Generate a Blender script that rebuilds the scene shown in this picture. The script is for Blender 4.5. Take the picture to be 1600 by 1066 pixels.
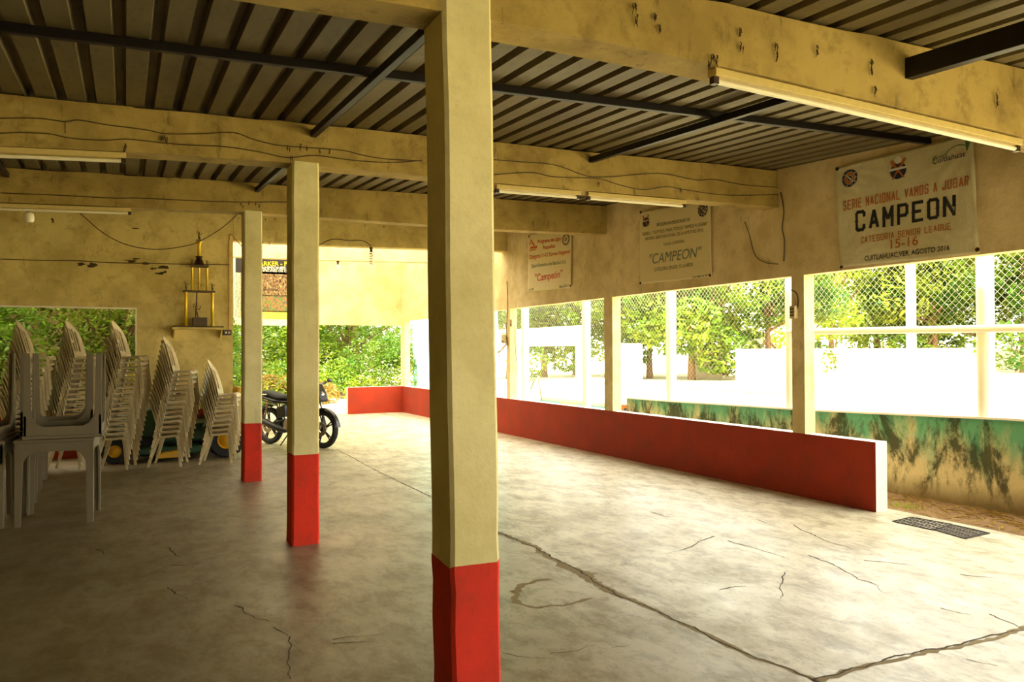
import bpy, bmesh, math, random
from mathutils import Vector, Matrix
PI = math.pi
random.seed(7)
sc = bpy.context.scene
for o in list(bpy.data.objects):
    bpy.data.objects.remove(o)
COL = sc.collection

# ------------------------------------------------------------ camera, light, exposure
CAM_F, CAM_YAW, CAM_PITCH, CAM_ROLL, CAM_H = 1221.93, .4592, .0139, -.0035, 1.47
fw = Vector((math.sin(CAM_YAW)*math.cos(CAM_PITCH), math.cos(CAM_YAW)*math.cos(CAM_PITCH), math.sin(CAM_PITCH)))
rt = Vector((math.cos(CAM_YAW), -math.sin(CAM_YAW), 0)); up = rt.cross(fw)
r2 = rt*math.cos(CAM_ROLL)+up*math.sin(CAM_ROLL); u2 = -rt*math.sin(CAM_ROLL)+up*math.cos(CAM_ROLL)
cd = bpy.data.cameras.new('camera'); cam = bpy.data.objects.new('camera', cd); COL.objects.link(cam)
cd.sensor_fit = 'HORIZONTAL'; cd.sensor_width = 36; cd.lens = 36*CAM_F/1600
cd.clip_end = 400; cd.clip_start = .05
cam.matrix_world = Matrix(((r2.x, u2.x, -fw.x, 0), (r2.y, u2.y, -fw.y, 0), (r2.z, u2.z, -fw.z, CAM_H), (0, 0, 0, 1)))
sc.camera = cam

w = bpy.data.worlds.new('sky'); sc.world = w; w.use_nodes = True
bg = w.node_tree.nodes['Background']
bg.inputs[0].default_value = (1.0, .965, .85, 1); bg.inputs[1].default_value = 3.6
sl = bpy.data.lights.new('sun', 'SUN'); sl.energy = 14; sl.angle = math.radians(2.5); sl.color = (1, .95, .84)
so = bpy.data.objects.new('sun', sl); COL.objects.link(so); so.location = (-10, -10, 30)
so.rotation_euler = Vector((-.45, -.43, 1)).to_track_quat('Z', 'Y').to_euler()
sc.view_settings.view_transform = 'Standard'; sc.view_settings.look = 'None'
sc.view_settings.gamma = 1; sc.view_settings.use_curve_mapping = False
sc.view_settings.exposure = 1.12

def ray(px, py): return fw + r2*((px-800)/CAM_F) - u2*((py-533)/CAM_F)
def on(ax, px, py, v):
    d = ray(px, py); o = Vector((0, 0, CAM_H)); t = (v-o[ax])/d[ax]; return o+d*t
def onX(px, py, v): return on(0, px, py, v)
def onY(px, py, v): return on(1, px, py, v)
def onZ(px, py, v=0): return on(2, px, py, v)

# ------------------------------------------------------------ materials
BY = [2.80, 6.08, 9.33, 12.57, 15.80]
MATS = {}
def lin(c): return tuple(((v/255)/12.92 if v/255 < .04045 else ((v/255+.055)/1.055)**2.4) for v in c)
class NT:
    def __init__(s, name):
        s.m = bpy.data.materials.new(name); s.m.use_nodes = True
        s.t = s.m.node_tree; s.n = s.t.nodes; s.l = s.t.links
        s.b = s.n['Principled BSDF']; s.co = None
    def N(s, typ, **k):
        n = s.n.new(typ)
        for a, v in k.items(): setattr(n, a, v)
        return n
    def coord(s, scale=(1, 1, 1), kind='Object'):
        if s.co is None: s.co = s.N('ShaderNodeTexCoord')
        mp = s.N('ShaderNodeMapping'); mp.inputs['Scale'].default_value = scale
        s.l.new(s.co.outputs[kind], mp.inputs[0]); return mp.outputs[0]
    def noise(s, sc_=5, det=6, rough=.6, scale=(1, 1, 1), dist=0):
        n = s.N('ShaderNodeTexNoise'); n.inputs['Scale'].default_value = sc_; n.inputs['Detail'].default_value = det
        n.inputs['Roughness'].default_value = rough; n.inputs['Distortion'].default_value = dist
        s.l.new(s.coord(scale), n.inputs['Vector']); return n.outputs['Fac']
    def ramp(s, fac, stops):
        r = s.N('ShaderNodeValToRGB'); e = r.color_ramp.elements
        while len(e) < len(stops): e.new(.5)
        for i, (p, c) in enumerate(stops):
            e[i].position = p; e[i].color = tuple(c)+(1,) if hasattr(c, '__len__') else (c, c, c, 1)
        s.l.new(fac, r.inputs[0]); return r.outputs[0]
    def mix(s, fac, a, b, mode='MIX'):
        m = s.N('ShaderNodeMix', data_type='RGBA', blend_type=mode)
        for sock, v in ((m.inputs[0], fac), (m.inputs[6], a), (m.inputs[7], b)):
            if hasattr(v, 'is_linked') or hasattr(v, 'links'): s.l.new(v, sock)
            elif hasattr(v, '__len__'): sock.default_value = tuple(v)+(1,)
            else: sock.default_value = v
        return m.outputs[2]
    def math(s, op, a, b=0):
        m = s.N('ShaderNodeMath', operation=op)
        for i, v in enumerate((a, b)):
            if hasattr(v, 'links'): s.l.new(v, m.inputs[i])
            else: m.inputs[i].default_value = v
        return m.outputs[0]
    def sep(s, vec):
        n = s.N('ShaderNodeSeparateXYZ'); s.l.new(vec, n.inputs[0]); return n.outputs
    def bump(s, h, st=.2, d=.01):
        b = s.N('ShaderNodeBump'); b.inputs['Strength'].default_value = st; b.inputs['Distance'].default_value = d
        s.l.new(h, b.inputs['Height']); s.l.new(b.outputs[0], s.b.inputs['Normal'])
    def col(s, v):
        if hasattr(v, 'links'): s.l.new(v, s.b.inputs['Base Color'])
        else: s.b.inputs['Base Color'].default_value = tuple(v)+(1,)
    def rough(s, v):
        if hasattr(v, 'links'): s.l.new(v, s.b.inputs['Roughness'])
        else: s.b.inputs['Roughness'].default_value = v

def plain(name, c, rough=.6, metal=0, var=.15, nsc=12, bump=.0, emis=None):
    if name in MATS: return MATS[name]
    t = NT(name); f = t.noise(nsc, 4)
    c = lin(c)
    t.col(t.mix(f, tuple(v*(1-var) for v in c), tuple(min(1, v*(1+var)) for v in c)))
    t.rough(rough); t.b.inputs['Metallic'].default_value = metal
    if bump: t.bump(f, bump)
    MATS[name] = t.m; return t.m

def plaster(name, base, stain, grime=.35, red=False):
    t = NT(name)
    a = t.noise(1.3, 8, .65); b = t.noise(6, 10, .72); c = t.noise(40, 5, .65); d = t.noise(7, 8, .7, (1, 1, .28)); e = t.noise(2.6, 6, .6)
    L = lin(base)
    k = t.mix(t.ramp(a, [(.38, 0), (.62, 1)]), L, tuple(v*m for v, m in zip(L, (.80, .78, .68))))
    k = t.mix(t.math('MULTIPLY', t.ramp(e, [(.46, 0), (.62, 1)]), grime*.6), k, lin(stain))
    k = t.mix(t.math('MULTIPLY', t.ramp(b, [(.52, 0), (.66, 1)]), grime), k, lin(stain))
    k = t.mix(t.math('MULTIPLY', t.ramp(d, [(.60, 0), (.68, 1)]), grime*1.1), k, tuple(v*.45 for v in lin(stain)))
    k = t.mix(t.math('MULTIPLY', t.ramp(c, [(.62, 0), (.70, 1)]), grime), k, tuple(v*.35 for v in L))
    t.col(k); t.rough(.85); t.bump(t.mix(.5, b, c), .4, .012)
    return t.m
M = {}
M['cream'] = plaster('cream_painted_plaster', (224, 202, 124), (140, 110, 48), .38)
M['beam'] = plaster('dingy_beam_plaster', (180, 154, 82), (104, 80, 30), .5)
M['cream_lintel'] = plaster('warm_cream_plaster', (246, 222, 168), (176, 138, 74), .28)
M['col_white'] = plaster('column_white_paint', (232, 220, 164), (168, 152, 88), .16)
M['white_paint'] = plain('white_paint', (238, 232, 212), .7, var=.05)
M['red'] = plaster('red_painted_plaster', (220, 44, 8), (130, 50, 24), .3)
M['brick_red'] = plaster('brick_red_paint', (172, 50, 14), (120, 60, 35), .25)
def m_floor():
    t = NT('worn_concrete_floor')
    a = t.noise(.45, 8, .62, (1, .8, 1)); b = t.noise(2.0, 12, .74, (1, .8, 1), .25); c = t.noise(18, 6, .7)
    k = t.mix(t.ramp(a, [(.35, 0), (.65, 1)]), lin((214, 207, 180)), lin((196, 185, 150)))
    k = t.mix(t.ramp(b, [(.46, 0), (.66, .6)]), k, lin((146, 130, 88)))
    k = t.mix(t.ramp(b, [(.30, .7), (.42, 0)]), k, lin((228, 220, 192)))
    k = t.mix(t.math('MULTIPLY', t.ramp(c, [(.58, 0), (.68, 1)]), .45), k, lin((92, 78, 48)))
    s1 = t.noise(5.5, 9, .75, (1, .5, 1), .3)
    k = t.mix(t.math('MULTIPLY', t.ramp(s1, [(.48, 0), (.60, 1)]), .6), k, lin((120, 102, 60)))
    s2 = t.noise(12, 8, .75, (1, .6, 1), .3)
    k = t.mix(t.math('MULTIPLY', t.ramp(s2, [(.53, 0), (.62, 1)]), .35), k, lin((104, 88, 52)))
    k = t.mix(t.math('MULTIPLY', t.ramp(s1, [(.36, 1), (.44, 0)]), .4), k, lin((226, 218, 190)))
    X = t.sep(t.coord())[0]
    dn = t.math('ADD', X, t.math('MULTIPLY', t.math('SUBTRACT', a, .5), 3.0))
    left_dark = t.ramp(t.math('DIVIDE', t.math('SUBTRACT', 4.0, dn), 6.0), [(.12, 0), (.85, 1)])  # floor colour turns darker and browner towards low x, boundary broken by noise
    k = t.mix(t.math('MULTIPLY', left_dark, .78), k, lin((102, 82, 40)))
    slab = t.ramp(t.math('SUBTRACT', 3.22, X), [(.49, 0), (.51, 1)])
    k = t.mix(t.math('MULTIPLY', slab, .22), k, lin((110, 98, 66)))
    t.col(k)
    t.rough(t.ramp(b, [(.3, .30), (.7, .52)]))
    t.b.inputs['Specular IOR Level'].default_value = .55
    t.bump(t.mix(.4, b, c), .12, .006)
    return t.m
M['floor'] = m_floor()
M['crack'] = plain('dark_crack_grit', (72, 58, 34), .95, var=.4, nsc=60)
M['mortar'] = plain('crumbled_joint_mortar', (150, 132, 92), .95, var=.35, nsc=40, bump=.3)
def m_roof():
    t = NT('galvanised_roof_sheet')
    a = t.noise(1.2, 8, .7, (1, .3, 1)); b = t.noise(22, 5, .7, (1, .4, 1))
    k = t.mix(t.ramp(a, [(.35, 0), (.65, 1)]), lin((124, 112, 76)), lin((92, 78, 46)))
    k = t.mix(t.math('MULTIPLY', t.ramp(b, [(.55, 0), (.7, 1)]), .5), k, lin((60, 44, 22)))
    t.col(k); t.rough(.6); t.b.inputs['Metallic'].default_value = .25
    return t.m
M['roof'] = m_roof()
M['steel'] = plain('dark_painted_steel', (26, 20, 18), .5, .3, .3)
M['wire'] = plain('dark_cable', (74, 56, 26), .6)
M['dirty'] = plain('cobweb_grime', (70, 54, 26), .95, var=.5, nsc=50)
def m_plastic():
    t = NT('beige_plastic'); oi = t.N('ShaderNodeObjectInfo'); n_ = t.noise(9, 4)
    k = t.mix(t.ramp(oi.outputs['Random'], [(0, 0), (1, 1)]), lin((222, 206, 160)), lin((184, 164, 114)))
    k = t.mix(t.math('MULTIPLY', t.ramp(n_, [(.5, 0), (.65, 1)]), .3), k, lin((140, 118, 72)))
    t.col(k); t.rough(.42); return t.m
M['plastic'] = m_plastic()
M['plastic2'] = plain('aged_beige_plastic', (192, 172, 124), .48, var=.12)
M['table'] = plain('grey_table_plastic', (122, 110, 84), .5, var=.1, nsc=6)
M['black'] = plain('black_rubber', (18, 17, 16), .75, var=.3)
M['bikeblack'] = plain('glossy_black_plastic', (22, 20, 20), .3)
M['chrome'] = plain('worn_chrome', (190, 185, 170), .25, 1)
M['alloy'] = plain('dark_alloy', (50, 48, 46), .4, .6)
M['silver'] = plain('silver_metal', (168, 160, 145), .35, .8)
M['redlamp'] = plain('red_lens', (215, 40, 25), .2)
M['green_body'] = plain('dark_green_enamel', (22, 62, 28), .4)
M['yellow'] = plain('yellow_enamel', (206, 156, 22), .4)
M['gold'] = plain('golden_trophy_tube', (226, 190, 30), .3, .3)
M['bronze'] = plain('dark_bronze', (70, 46, 18), .4, .5)
M['wood_dark'] = plain('dark_trophy_wood', (84, 62, 26), .5)
M['lampglass'] = plain('frosted_tube_glass', (240, 230, 196), .3, var=.02)
M['fixture'] = plain('fixture_enamel', (208, 184, 110), .5, var=.2, nsc=25)
M['vinyl'] = plaster('banner_vinyl', (234, 222, 180), (190, 172, 122), .15)
M['vinyl'].node_tree.nodes['Principled BSDF'].inputs['Roughness'].default_value = .5
M['vinyl2'] = plain('pale_banner_vinyl', (238, 218, 160), .5, var=.04)
M['ink_black'] = plain('black_ink', (24, 24, 34), .6)
M['ink_orange'] = plain('orange_ink', (188, 104, 44), .6)
M['ink_red'] = plain('red_ink', (222, 70, 24), .6)
M['ink_grey'] = plain('blue_grey_ink', (128, 134, 112), .6)
M['ink_brown'] = plain('brown_ink', (92, 68, 40), .6)
M['ink_green'] = plain('green_ink', (70, 120, 50), .6)
M['ink_white'] = plain('white_ink', (238, 232, 214), .6)
M['ink_navy'] = plain('navy_ink', (44, 44, 66), .6)
M['ink_yellow'] = plain('yellow_ink', (236, 214, 20), .6)
M['dark_print'] = plain('dark_print', (34, 26, 22), .5)
M['ply'] = plain('white_board', (240, 234, 210), .6, var=.03)
M['socket'] = plain('dark_bakelite', (52, 34, 22), .4)
M['boxp'] = plain('cream_box_plastic', (205, 188, 140), .5)
M['conduit'] = plain('ochre_conduit', (190, 140, 72), .6)
M['grate'] = plain('grate_iron', (54, 46, 38), .7, .3)
M['teal'] = plain('teal_paint', (70, 160, 140), .7, var=.2)
M['orange'] = plain('orange_paint', (216, 120, 44), .7, var=.2)
M['pole'] = plain('pale_wood_pole', (196, 176, 148), .8, var=.2)
M['bark'] = plain('bark', (118, 88, 56), .9, var=.35, nsc=14, bump=.4)
M['galv'] = plain('galvanised_wire', (206, 200, 180), .5, .3)
def m_leaf(name, c1, c2):
    t = NT(name); f = t.noise(2.5, 3); g = t.noise(.35, 2)
    k = t.mix(t.ramp(f, [(.35, 0), (.65, 1)]), lin(c1), lin(c2))
    k = t.mix(t.ramp(g, [(.4, 0), (.7, .4)]), k, lin((196, 176, 40)))
    t.col(k); t.rough(.55)
    tr = t.N('ShaderNodeBsdfTranslucent'); t.l.new(k, tr.inputs[0])
    mx = t.N('ShaderNodeMixShader'); mx.inputs[0].default_value = .45
    t.l.new(t.b.outputs[0], mx.inputs[1]); t.l.new(tr.outputs[0], mx.inputs[2])
    t.l.new(mx.outputs[0], t.n['Material Output'].inputs[0]); return t.m
M['leaf'] = m_leaf('leaf_green', (66, 112, 18), (120, 156, 34))
M['leaf_dark'] = m_leaf('leaf_deep_green', (34, 74, 12), (78, 118, 22))
M['leaf_yel'] = m_leaf('leaf_yellow_green', (104, 140, 26), (152, 172, 44))
M['leaf_dry'] = m_leaf('dry_leaf', (128, 88, 38), (176, 138, 70))
def m_dirt():
    t = NT('brown_dirt'); a = t.noise(1.5, 8, .7); b = t.noise(25, 6, .7)
    k = t.mix(t.ramp(a, [(.35, 0), (.65, 1)]), lin((120, 90, 52)), lin((150, 118, 76)))
    k = t.mix(t.ramp(b, [(.5, 0), (.7, .7)]), k, lin((96, 68, 34)))
    t.col(k); t.rough(.95); t.bump(b, .6, .03); return t.m
M['dirt'] = m_dirt()
def m_field():
    t = NT('pale_dusty_field'); a = t.noise(.3, 8, .7)
    t.col(t.mix(t.ramp(a, [(.35, 0), (.65, 1)]), lin((208, 192, 156)), lin((190, 184, 130))))
    t.rough(.95); return t.m
M['field'] = m_field()
def m_mould():
    t = NT('mouldy_green_wall')
    z = t.sep(t.coord())[2]
    n1 = t.noise(2.2, 8, .7, (1, 1.2, .35)); n2 = t.noise(3.6, 12, .75, (1, 1, .45), .4); n3 = t.noise(1.1, 5, .6, (1, 1, .5)); n4 = t.noise(22, 6, .8)
    zz = t.math('ADD', z, t.math('MULTIPLY', t.math('SUBTRACT', n1, .5), 1.9))
    k = t.mix(t.ramp(zz, [(.40, 0), (.78, 1)]), lin((214, 196, 142)), lin((98, 164, 122)))
    dk = t.math('ADD', t.math('MULTIPLY', t.math('SUBTRACT', n2, .5), 2.2), t.math('SUBTRACT', .47, t.math('MULTIPLY', t.math('ABSOLUTE', t.math('SUBTRACT', z, .50)), .55)))
    k = t.mix(t.ramp(dk, [(.30, 0), (.54, .92)]), k, lin((48, 54, 20)))
    lo = t.math('ADD', z, t.math('MULTIPLY', t.math('SUBTRACT', n3, .5), .5))
    k = t.mix(t.ramp(lo, [(.02, .9), (.22, 0)]), k, lin((120, 96, 44)))
    k = t.mix(t.math('MULTIPLY', t.ramp(n4, [(.55, 0), (.7, 1)]), .4), k, lin((92, 96, 44)))
    t.col(k); t.rough(.9); t.bump(n4, .4, .01); return t.m
M['mould'] = m_mould()
def m_photo(name, c1, c2, c3, s):
    t = NT(name); a = t.noise(s, 4, .7); b = t.noise(s*1.7, 3, .8, (1, 1, .6))
    k = t.mix(t.ramp(a, [(.42, 0), (.55, 1)]), lin(c1), lin(c2))
    k = t.mix(t.ramp(b, [(.52, 0), (.62, 1)]), k, lin(c3)); t.col(k); t.rough(.5); return t.m
M['photo1'] = m_photo('printed_team_photo', (60, 36, 20), (150, 110, 70), (190, 176, 120), 14)
M['photo2'] = m_photo('printed_pitch_photo', (200, 120, 80), (110, 140, 60), (70, 70, 90), 14)
M['photo3'] = m_photo('printed_green_gold_band', (220, 190, 40), (190, 200, 90), (240, 220, 120), 3)
M['list'] = m_photo('printed_name_list', (180, 184, 160), (210, 210, 190), (120, 120, 100), 30)

# ------------------------------------------------------------ mesh builder
class MB:
    def __init__(s): s.v = []; s.f = []; s.mi = []; s.k = 0
    def add(s, vs, fs):
        o = len(s.v); s.v += [tuple(v) for v in vs]
        for f in fs: s.f.append(tuple(o+i for i in f)); s.mi.append(s.k)
        return s
    def box(s, a, b, rz=0, piv=None):
        x0, y0, z0 = a; x1, y1, z1 = b
        vs = [Vector(p) for p in ((x0,y0,z0),(x1,y0,z0),(x1,y1,z0),(x0,y1,z0),(x0,y0,z1),(x1,y0,z1),(x1,y1,z1),(x0,y1,z1))]
        if rz:
            c = Vector(piv) if piv else (vs[0]+vs[6])/2; R = Matrix.Rotation(rz, 3, 'Z'); vs = [R@(v-c)+c for v in vs]
        return s.add(vs, [(0,3,2,1),(4,5,6,7),(0,1,5,4),(1,2,6,5),(2,3,7,6),(3,0,4,7)])
    def hexa(s, vs): return s.add(vs, [(0,3,2,1),(4,5,6,7),(0,1,5,4),(1,2,6,5),(2,3,7,6),(3,0,4,7)])
    def frame(s, d):
        d = Vector(d).normalized(); a = Vector((0,0,1)) if abs(d.z) < .9 else Vector((1,0,0))
        u = d.cross(a).normalized(); return u, d.cross(u).normalized()
    def tube(s, pts, r, n=8, caps=True, sx=1, sy=1, fr=None):
        pts = [Vector(p) for p in pts]; m = len(pts); rr = r if hasattr(r, '__len__') else [r]*m
        vs = []; prev = None
        for i, p in enumerate(pts):
            d = (pts[min(i+1, m-1)]-pts[max(i-1, 0)])
            if fr: u, v = fr
            elif prev is None: u, v = s.frame(d)
            else:
                u = prev - d.normalized()*prev.dot(d.normalized())
                u = u.normalized() if u.length > 1e-6 else s.frame(d)[0]; v = d.normalized().cross(u)
            prev = u
            for k in range(n):
                t = 2*PI*k/n + (PI/4 if n == 4 else 0)
                vs.append(p+(Vector(u)*math.cos(t)*sx+Vector(v)*math.sin(t)*sy)*rr[i])
        fs = [(i*n+k, i*n+(k+1)%n, (i+1)*n+(k+1)%n, (i+1)*n+k) for i in range(m-1) for k in range(n)]
        if caps: fs += [tuple(range(n-1, -1, -1)), tuple((m-1)*n+k for k in range(n))]
        return s.add(vs, fs)
    def lathe(s, prof, c=(0,0,0), ax='Z', n=20):
        vs = []; c = Vector(c)
        for r, h in prof:
            for k in range(n):
                t = 2*PI*k/n; x, y = r*math.cos(t), r*math.sin(t)
                vs.append(c+Vector({'Z': (x, y, h), 'Y': (x, h, y), 'X': (h, x, y)}[ax]))
        m = len(prof)
        fs = [(i*n+k, i*n+(k+1)%n, (i+1)*n+(k+1)%n, (i+1)*n+k) for i in range(m-1) for k in range(n)]
        closed = prof[0] == prof[-1]
        if prof[0][0] > 1e-5 and not closed: fs.append(tuple(range(n)))
        if prof[-1][0] > 1e-5 and not closed: fs.append(tuple((m-1)*n+k for k in range(n)))
        return s.add(vs, fs)
    def prism(s, poly, a, b, ax='Y'):
        def P(p, h): return {'Y': (p[0], h, p[1]), 'X': (h, p[0], p[1]), 'Z': (p[0], p[1], h)}[ax]
        n = len(poly); vs = [P(p, a) for p in poly]+[P(p, b) for p in poly]
        return s.add(vs, [tuple(range(n)), tuple(range(2*n-1, n-1, -1))]+[(i, (i+1)%n, n+(i+1)%n, n+i) for i in range(n)])
    def ball(s, c, r, n=10, m=6, sc_=(1,1,1)):
        prof = [(0.0001 if i in (0, m) else r*math.sin(PI*i/m), -r*math.cos(PI*i/m)) for i in range(m+1)]
        q = MB(); q.lathe(prof, (0,0,0), 'Z', n)
        return s.add([(v[0]*sc_[0]+c[0], v[1]*sc_[1]+c[1], v[2]*sc_[2]+c[2]) for v in q.v], q.f)
    def xf(s, mtx): s.v = [tuple(mtx@Vector(v)) for v in s.v]; return s
    def build(s, name, mat, parent=None, smooth=False, label=None, bevel=0, fix=True, kind=None):
        me = bpy.data.meshes.new(name); me.from_pydata(s.v, [], s.f)
        for m_ in (mat if isinstance(mat, (list, tuple)) else [mat]): me.materials.append(m_)
        me.polygons.foreach_set('material_index', s.mi)
        if fix:
            b = bmesh.new(); b.from_mesh(me); bmesh.ops.recalc_face_normals(b, faces=b.faces)
            b.to_mesh(me); b.free()
        if smooth:
            me.polygons.foreach_set('use_smooth', [True]*len(me.polygons))
            try: me.set_sharp_from_angle(angle=math.radians(42))
            except Exception: pass
        me.update()
        o = bpy.data.objects.new(name, me); COL.objects.link(o)
        if parent: o.parent = parent
        if label: o['label'] = label
        if kind: o['kind'] = kind
        if bevel:
            md = o.modifiers.new('bevel', 'BEVEL'); md.width = bevel; md.segments = 2; md.limit_method = 'ANGLE'
        return o
def tag(o, label, cat, group=None, kind=None):
    o['label'] = label; o['category'] = cat
    if group: o['group'] = group
    if kind: o['kind'] = kind
    return o
def empty(name, loc=(0,0,0), rz=0, label=None, cat=None, group=None):
    o = bpy.data.objects.new(name, None); COL.objects.link(o); o.location = loc; o.rotation_euler = (0, 0, rz)
    o.empty_display_size = .1
    if label: tag(o, label, cat, group)
    return o
def copy_tree(o, parent=None):
    c = o.copy(); COL.objects.link(c); c.parent = parent
    for ch in list(o.children): copy_tree(ch, c)
    return c
def struct(o): o['kind'] = 'structure'; return o

# ------------------------------------------------------------ dimensions
XW, TW = 6.12, .14
BY = [2.80, 6.08, 9.33, 12.57, 15.80]; TB = .20; YB = 18.60; XL = -6.0; YR = -5.0
def roofz(x, y): return 3.37+.026*(x-XW)+.055*(y-6.08)
def interp(pts, x):
    if x <= pts[0][0]: return pts[0][1]
    for (a, b), (c, d) in zip(pts, pts[1:]):
        if x <= c: return b+(d-b)*(x-a)/(c-a)
    return pts[-1][1]

# ------------------------------------------------------------ floor with its cracks
fl = MB()
fl.box((XL-.2, YR-.2, -.14), (XW+.24, YB+.1, 0))
fl.k = 1
def ribbon(mb, pts, w0, w1, z, seed=1, step=.05, wob=.6):
    rnd = random.Random(seed); P = []
    for a, b in zip(pts, pts[1:]):
        a = Vector(a[:2]); b = Vector(b[:2]); n = max(1, int((b-a).length/step))
        for i in range(n): P.append(a+(b-a)*i/n)
    P.append(Vector(pts[-1][:2])); L = []; R = []
    off = 0
    for i, p in enumerate(P):
        d = (P[min(i+1, len(P)-1)]-P[max(i-1, 0)]).normalized(); nrm = Vector((-d.y, d.x))
        off = off*.8+rnd.uniform(-1, 1)*wob*.012
        t = i/max(1, len(P)-1); wd = (w0+(w1-w0)*t)*(1 if rnd.random() < .7 else rnd.uniform(.5, 1.8))
        L.append(p+nrm*(off+wd*rnd.uniform(.3, .7))); R.append(p+nrm*(off-wd*rnd.uniform(.3, .7)))
    n = len(P); vs = [(q.x, q.y, z) for q in L]+[(q.x, q.y, z) for q in R]
    mb.add(vs, [(i, i+1, n+i+1, n+i) for i in range(n-1)])
J = [(2.876, 11.87), (2.80, 9.3), (2.783, 7.65), (2.735, 5.78), (2.734, 4.74), (2.667, 3.9), (2.706, 3.23), (2.75, 2.55)]
J2 = [(2.75, 2.55), (3.296, 2.55), (4.231, 2.51), (6.1, 2.45)]
J3 = [(2.75, 2.55), (2.72, 1.0), (2.7, -3)]
fl.k = 2
ribbon(fl, J[3:], .05, .03, .0006, 3, .04, 1.2)
ribbon(fl, [(2.72, 4.75), (2.70, 4.3), (2.67, 3.9)], .10, .05, .0007, 8, .03, 1.2)
ribbon(fl, J2, .03, .03, .0006, 4, .04, 1)
ribbon(fl, J3, .03, .03, .0006, 6, .05, 1)
fl.k = 1
ribbon(fl, J[:4], .012, .012, .001, 3, .08, .3)
ribbon(fl, J[3:], .009, .010, .0012, 5, .03, .9)
ribbon(fl, J2, .010, .008, .0012, 5, .03, .9)
ribbon(fl, J3, .010, .008, .0012, 5, .03, .9)
CR = [[(1115,838),(1072,858),(1040,866)], [(1138,845),(1180,857),(1225,872)], [(1262,868),(1300,882),(1340,905),(1375,915),(1380,925)],
      [(1225,895),(1222,915),(1216,935)], [(1125,922),(1165,916)], [(1350,876),(1440,884)], [(1500,898),(1560,905)], [(1545,960),(1600,984)],
      [(1470,950),(1520,962)], [(452,995),(453,1010),(448,1030),(452,1062)], [(262,918),(275,928),(290,936)], [(368,946),(383,948),(388,958),(400,966),(430,972)],
      [(430,980),(450,995)], [(266,884),(290,884),(312,880)], [(262,856),(282,872)], [(520,1000),(560,996),(600,990)], [(520,1006),(590,1004)],
      [(110,824),(145,820),(165,818)], [(860,1022),(900,1018),(925,1008)], [(786,1020),(830,1028),(868,1030)], [(955,1012),(985,1010)], [(150,858),(165,866)],
      [(1180,812),(1210,820)], [(1018,800),(1040,808)], [(1240,820),(1290,845),(1330,858)], [(1510,1030),(1560,1040)]]
for i, c in enumerate(CR):
    P = [onZ(*p) for p in c]; d = P[0].length
    ribbon(fl, P, .0016*d, .0006*d, .0012, 20+i, .03, .8)
fl.k = 2
# old patch ring right of the near column
ring = [(860,905),(815,915),(805,935),(825,950),(880,946),(925,935),(940,915),(925,905)]
ribbon(fl, [onZ(*p) for p in ring[:6]], .05, .015, .0008, 77, .03, 1.5)
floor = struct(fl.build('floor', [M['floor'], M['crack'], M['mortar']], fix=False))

# ------------------------------------------------------------ outside ground
g = MB()
nx, ny = 2, 2
g.box((XW+.24, -30, -.4), (7.3, 30, -.015))
dirt = tag(g.build('dirt_strip', M['dirt']), 'brown dirt strip between the concrete floor and the mouldy green wall', 'ground'); struct(dirt)
g = MB(); g.box((7.3, -60, -.4), (120, 160, -.03)); g.box((-80, YB+.1, -.4), (7.3, 160, -.03)); g.box((-80, -60, -.4), (XL-.2, YB+.1, -.03)); g.box((XL-.2, -60, -.4), (XW+.24, YR-.2, -.03))
fld = g.build('field_ground', M['field']); struct(fld)
# litter and twigs along the dirt strip
rnd = random.Random(5); lt = MB()
for i in range(420):
    x = rnd.uniform(6.45, 7.15); y = rnd.uniform(3.2, 5.9); a = rnd.uniform(0, PI); s = rnd.uniform(.01, .035)
    c, d = math.cos(a)*s, math.sin(a)*s
    lt.add([(x-c, y-d, -.012), (x+d*.5, y-c*.5, -.004), (x+c, y+d, .004), (x-d*.5, y+c*.5, 0)], [(0,1,2,3)])
for i in range(40):
    x = rnd.uniform(6.7, 7.1); y = rnd.uniform(3.3, 5.4); a = PI/2+rnd.uniform(-.6, .6); s = rnd.uniform(.05, .16)
    lt.tube([(x-math.cos(a)*s, y-math.sin(a)*s, -.005), (x, y, .012), (x+math.cos(a)*s, y+math.sin(a)*s, -.003)], .005, 4)
tag(lt.build('leaf_litter', M['leaf_dry'], fix=False), 'dry leaves and twigs scattered on the dirt below the green wall', 'leaf litter', kind='stuff')
gr = MB()
for i in range(60):
    x = 6.62+rnd.gauss(0, .06); y = 5.05+rnd.gauss(0, .1); h = rnd.uniform(.015, .05); a = rnd.uniform(0, 6.3)
    gr.add([(x-.005, y, -.015), (x+.005, y, -.015), (x+math.cos(a)*.03, y+math.sin(a)*.03, h)], [(0,1,2)])
tag(gr.build('grass_tuft', M['leaf_yel'], fix=False), 'small tuft of yellow green grass on the dirt past the low wall end', 'grass', kind='stuff')

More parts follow.
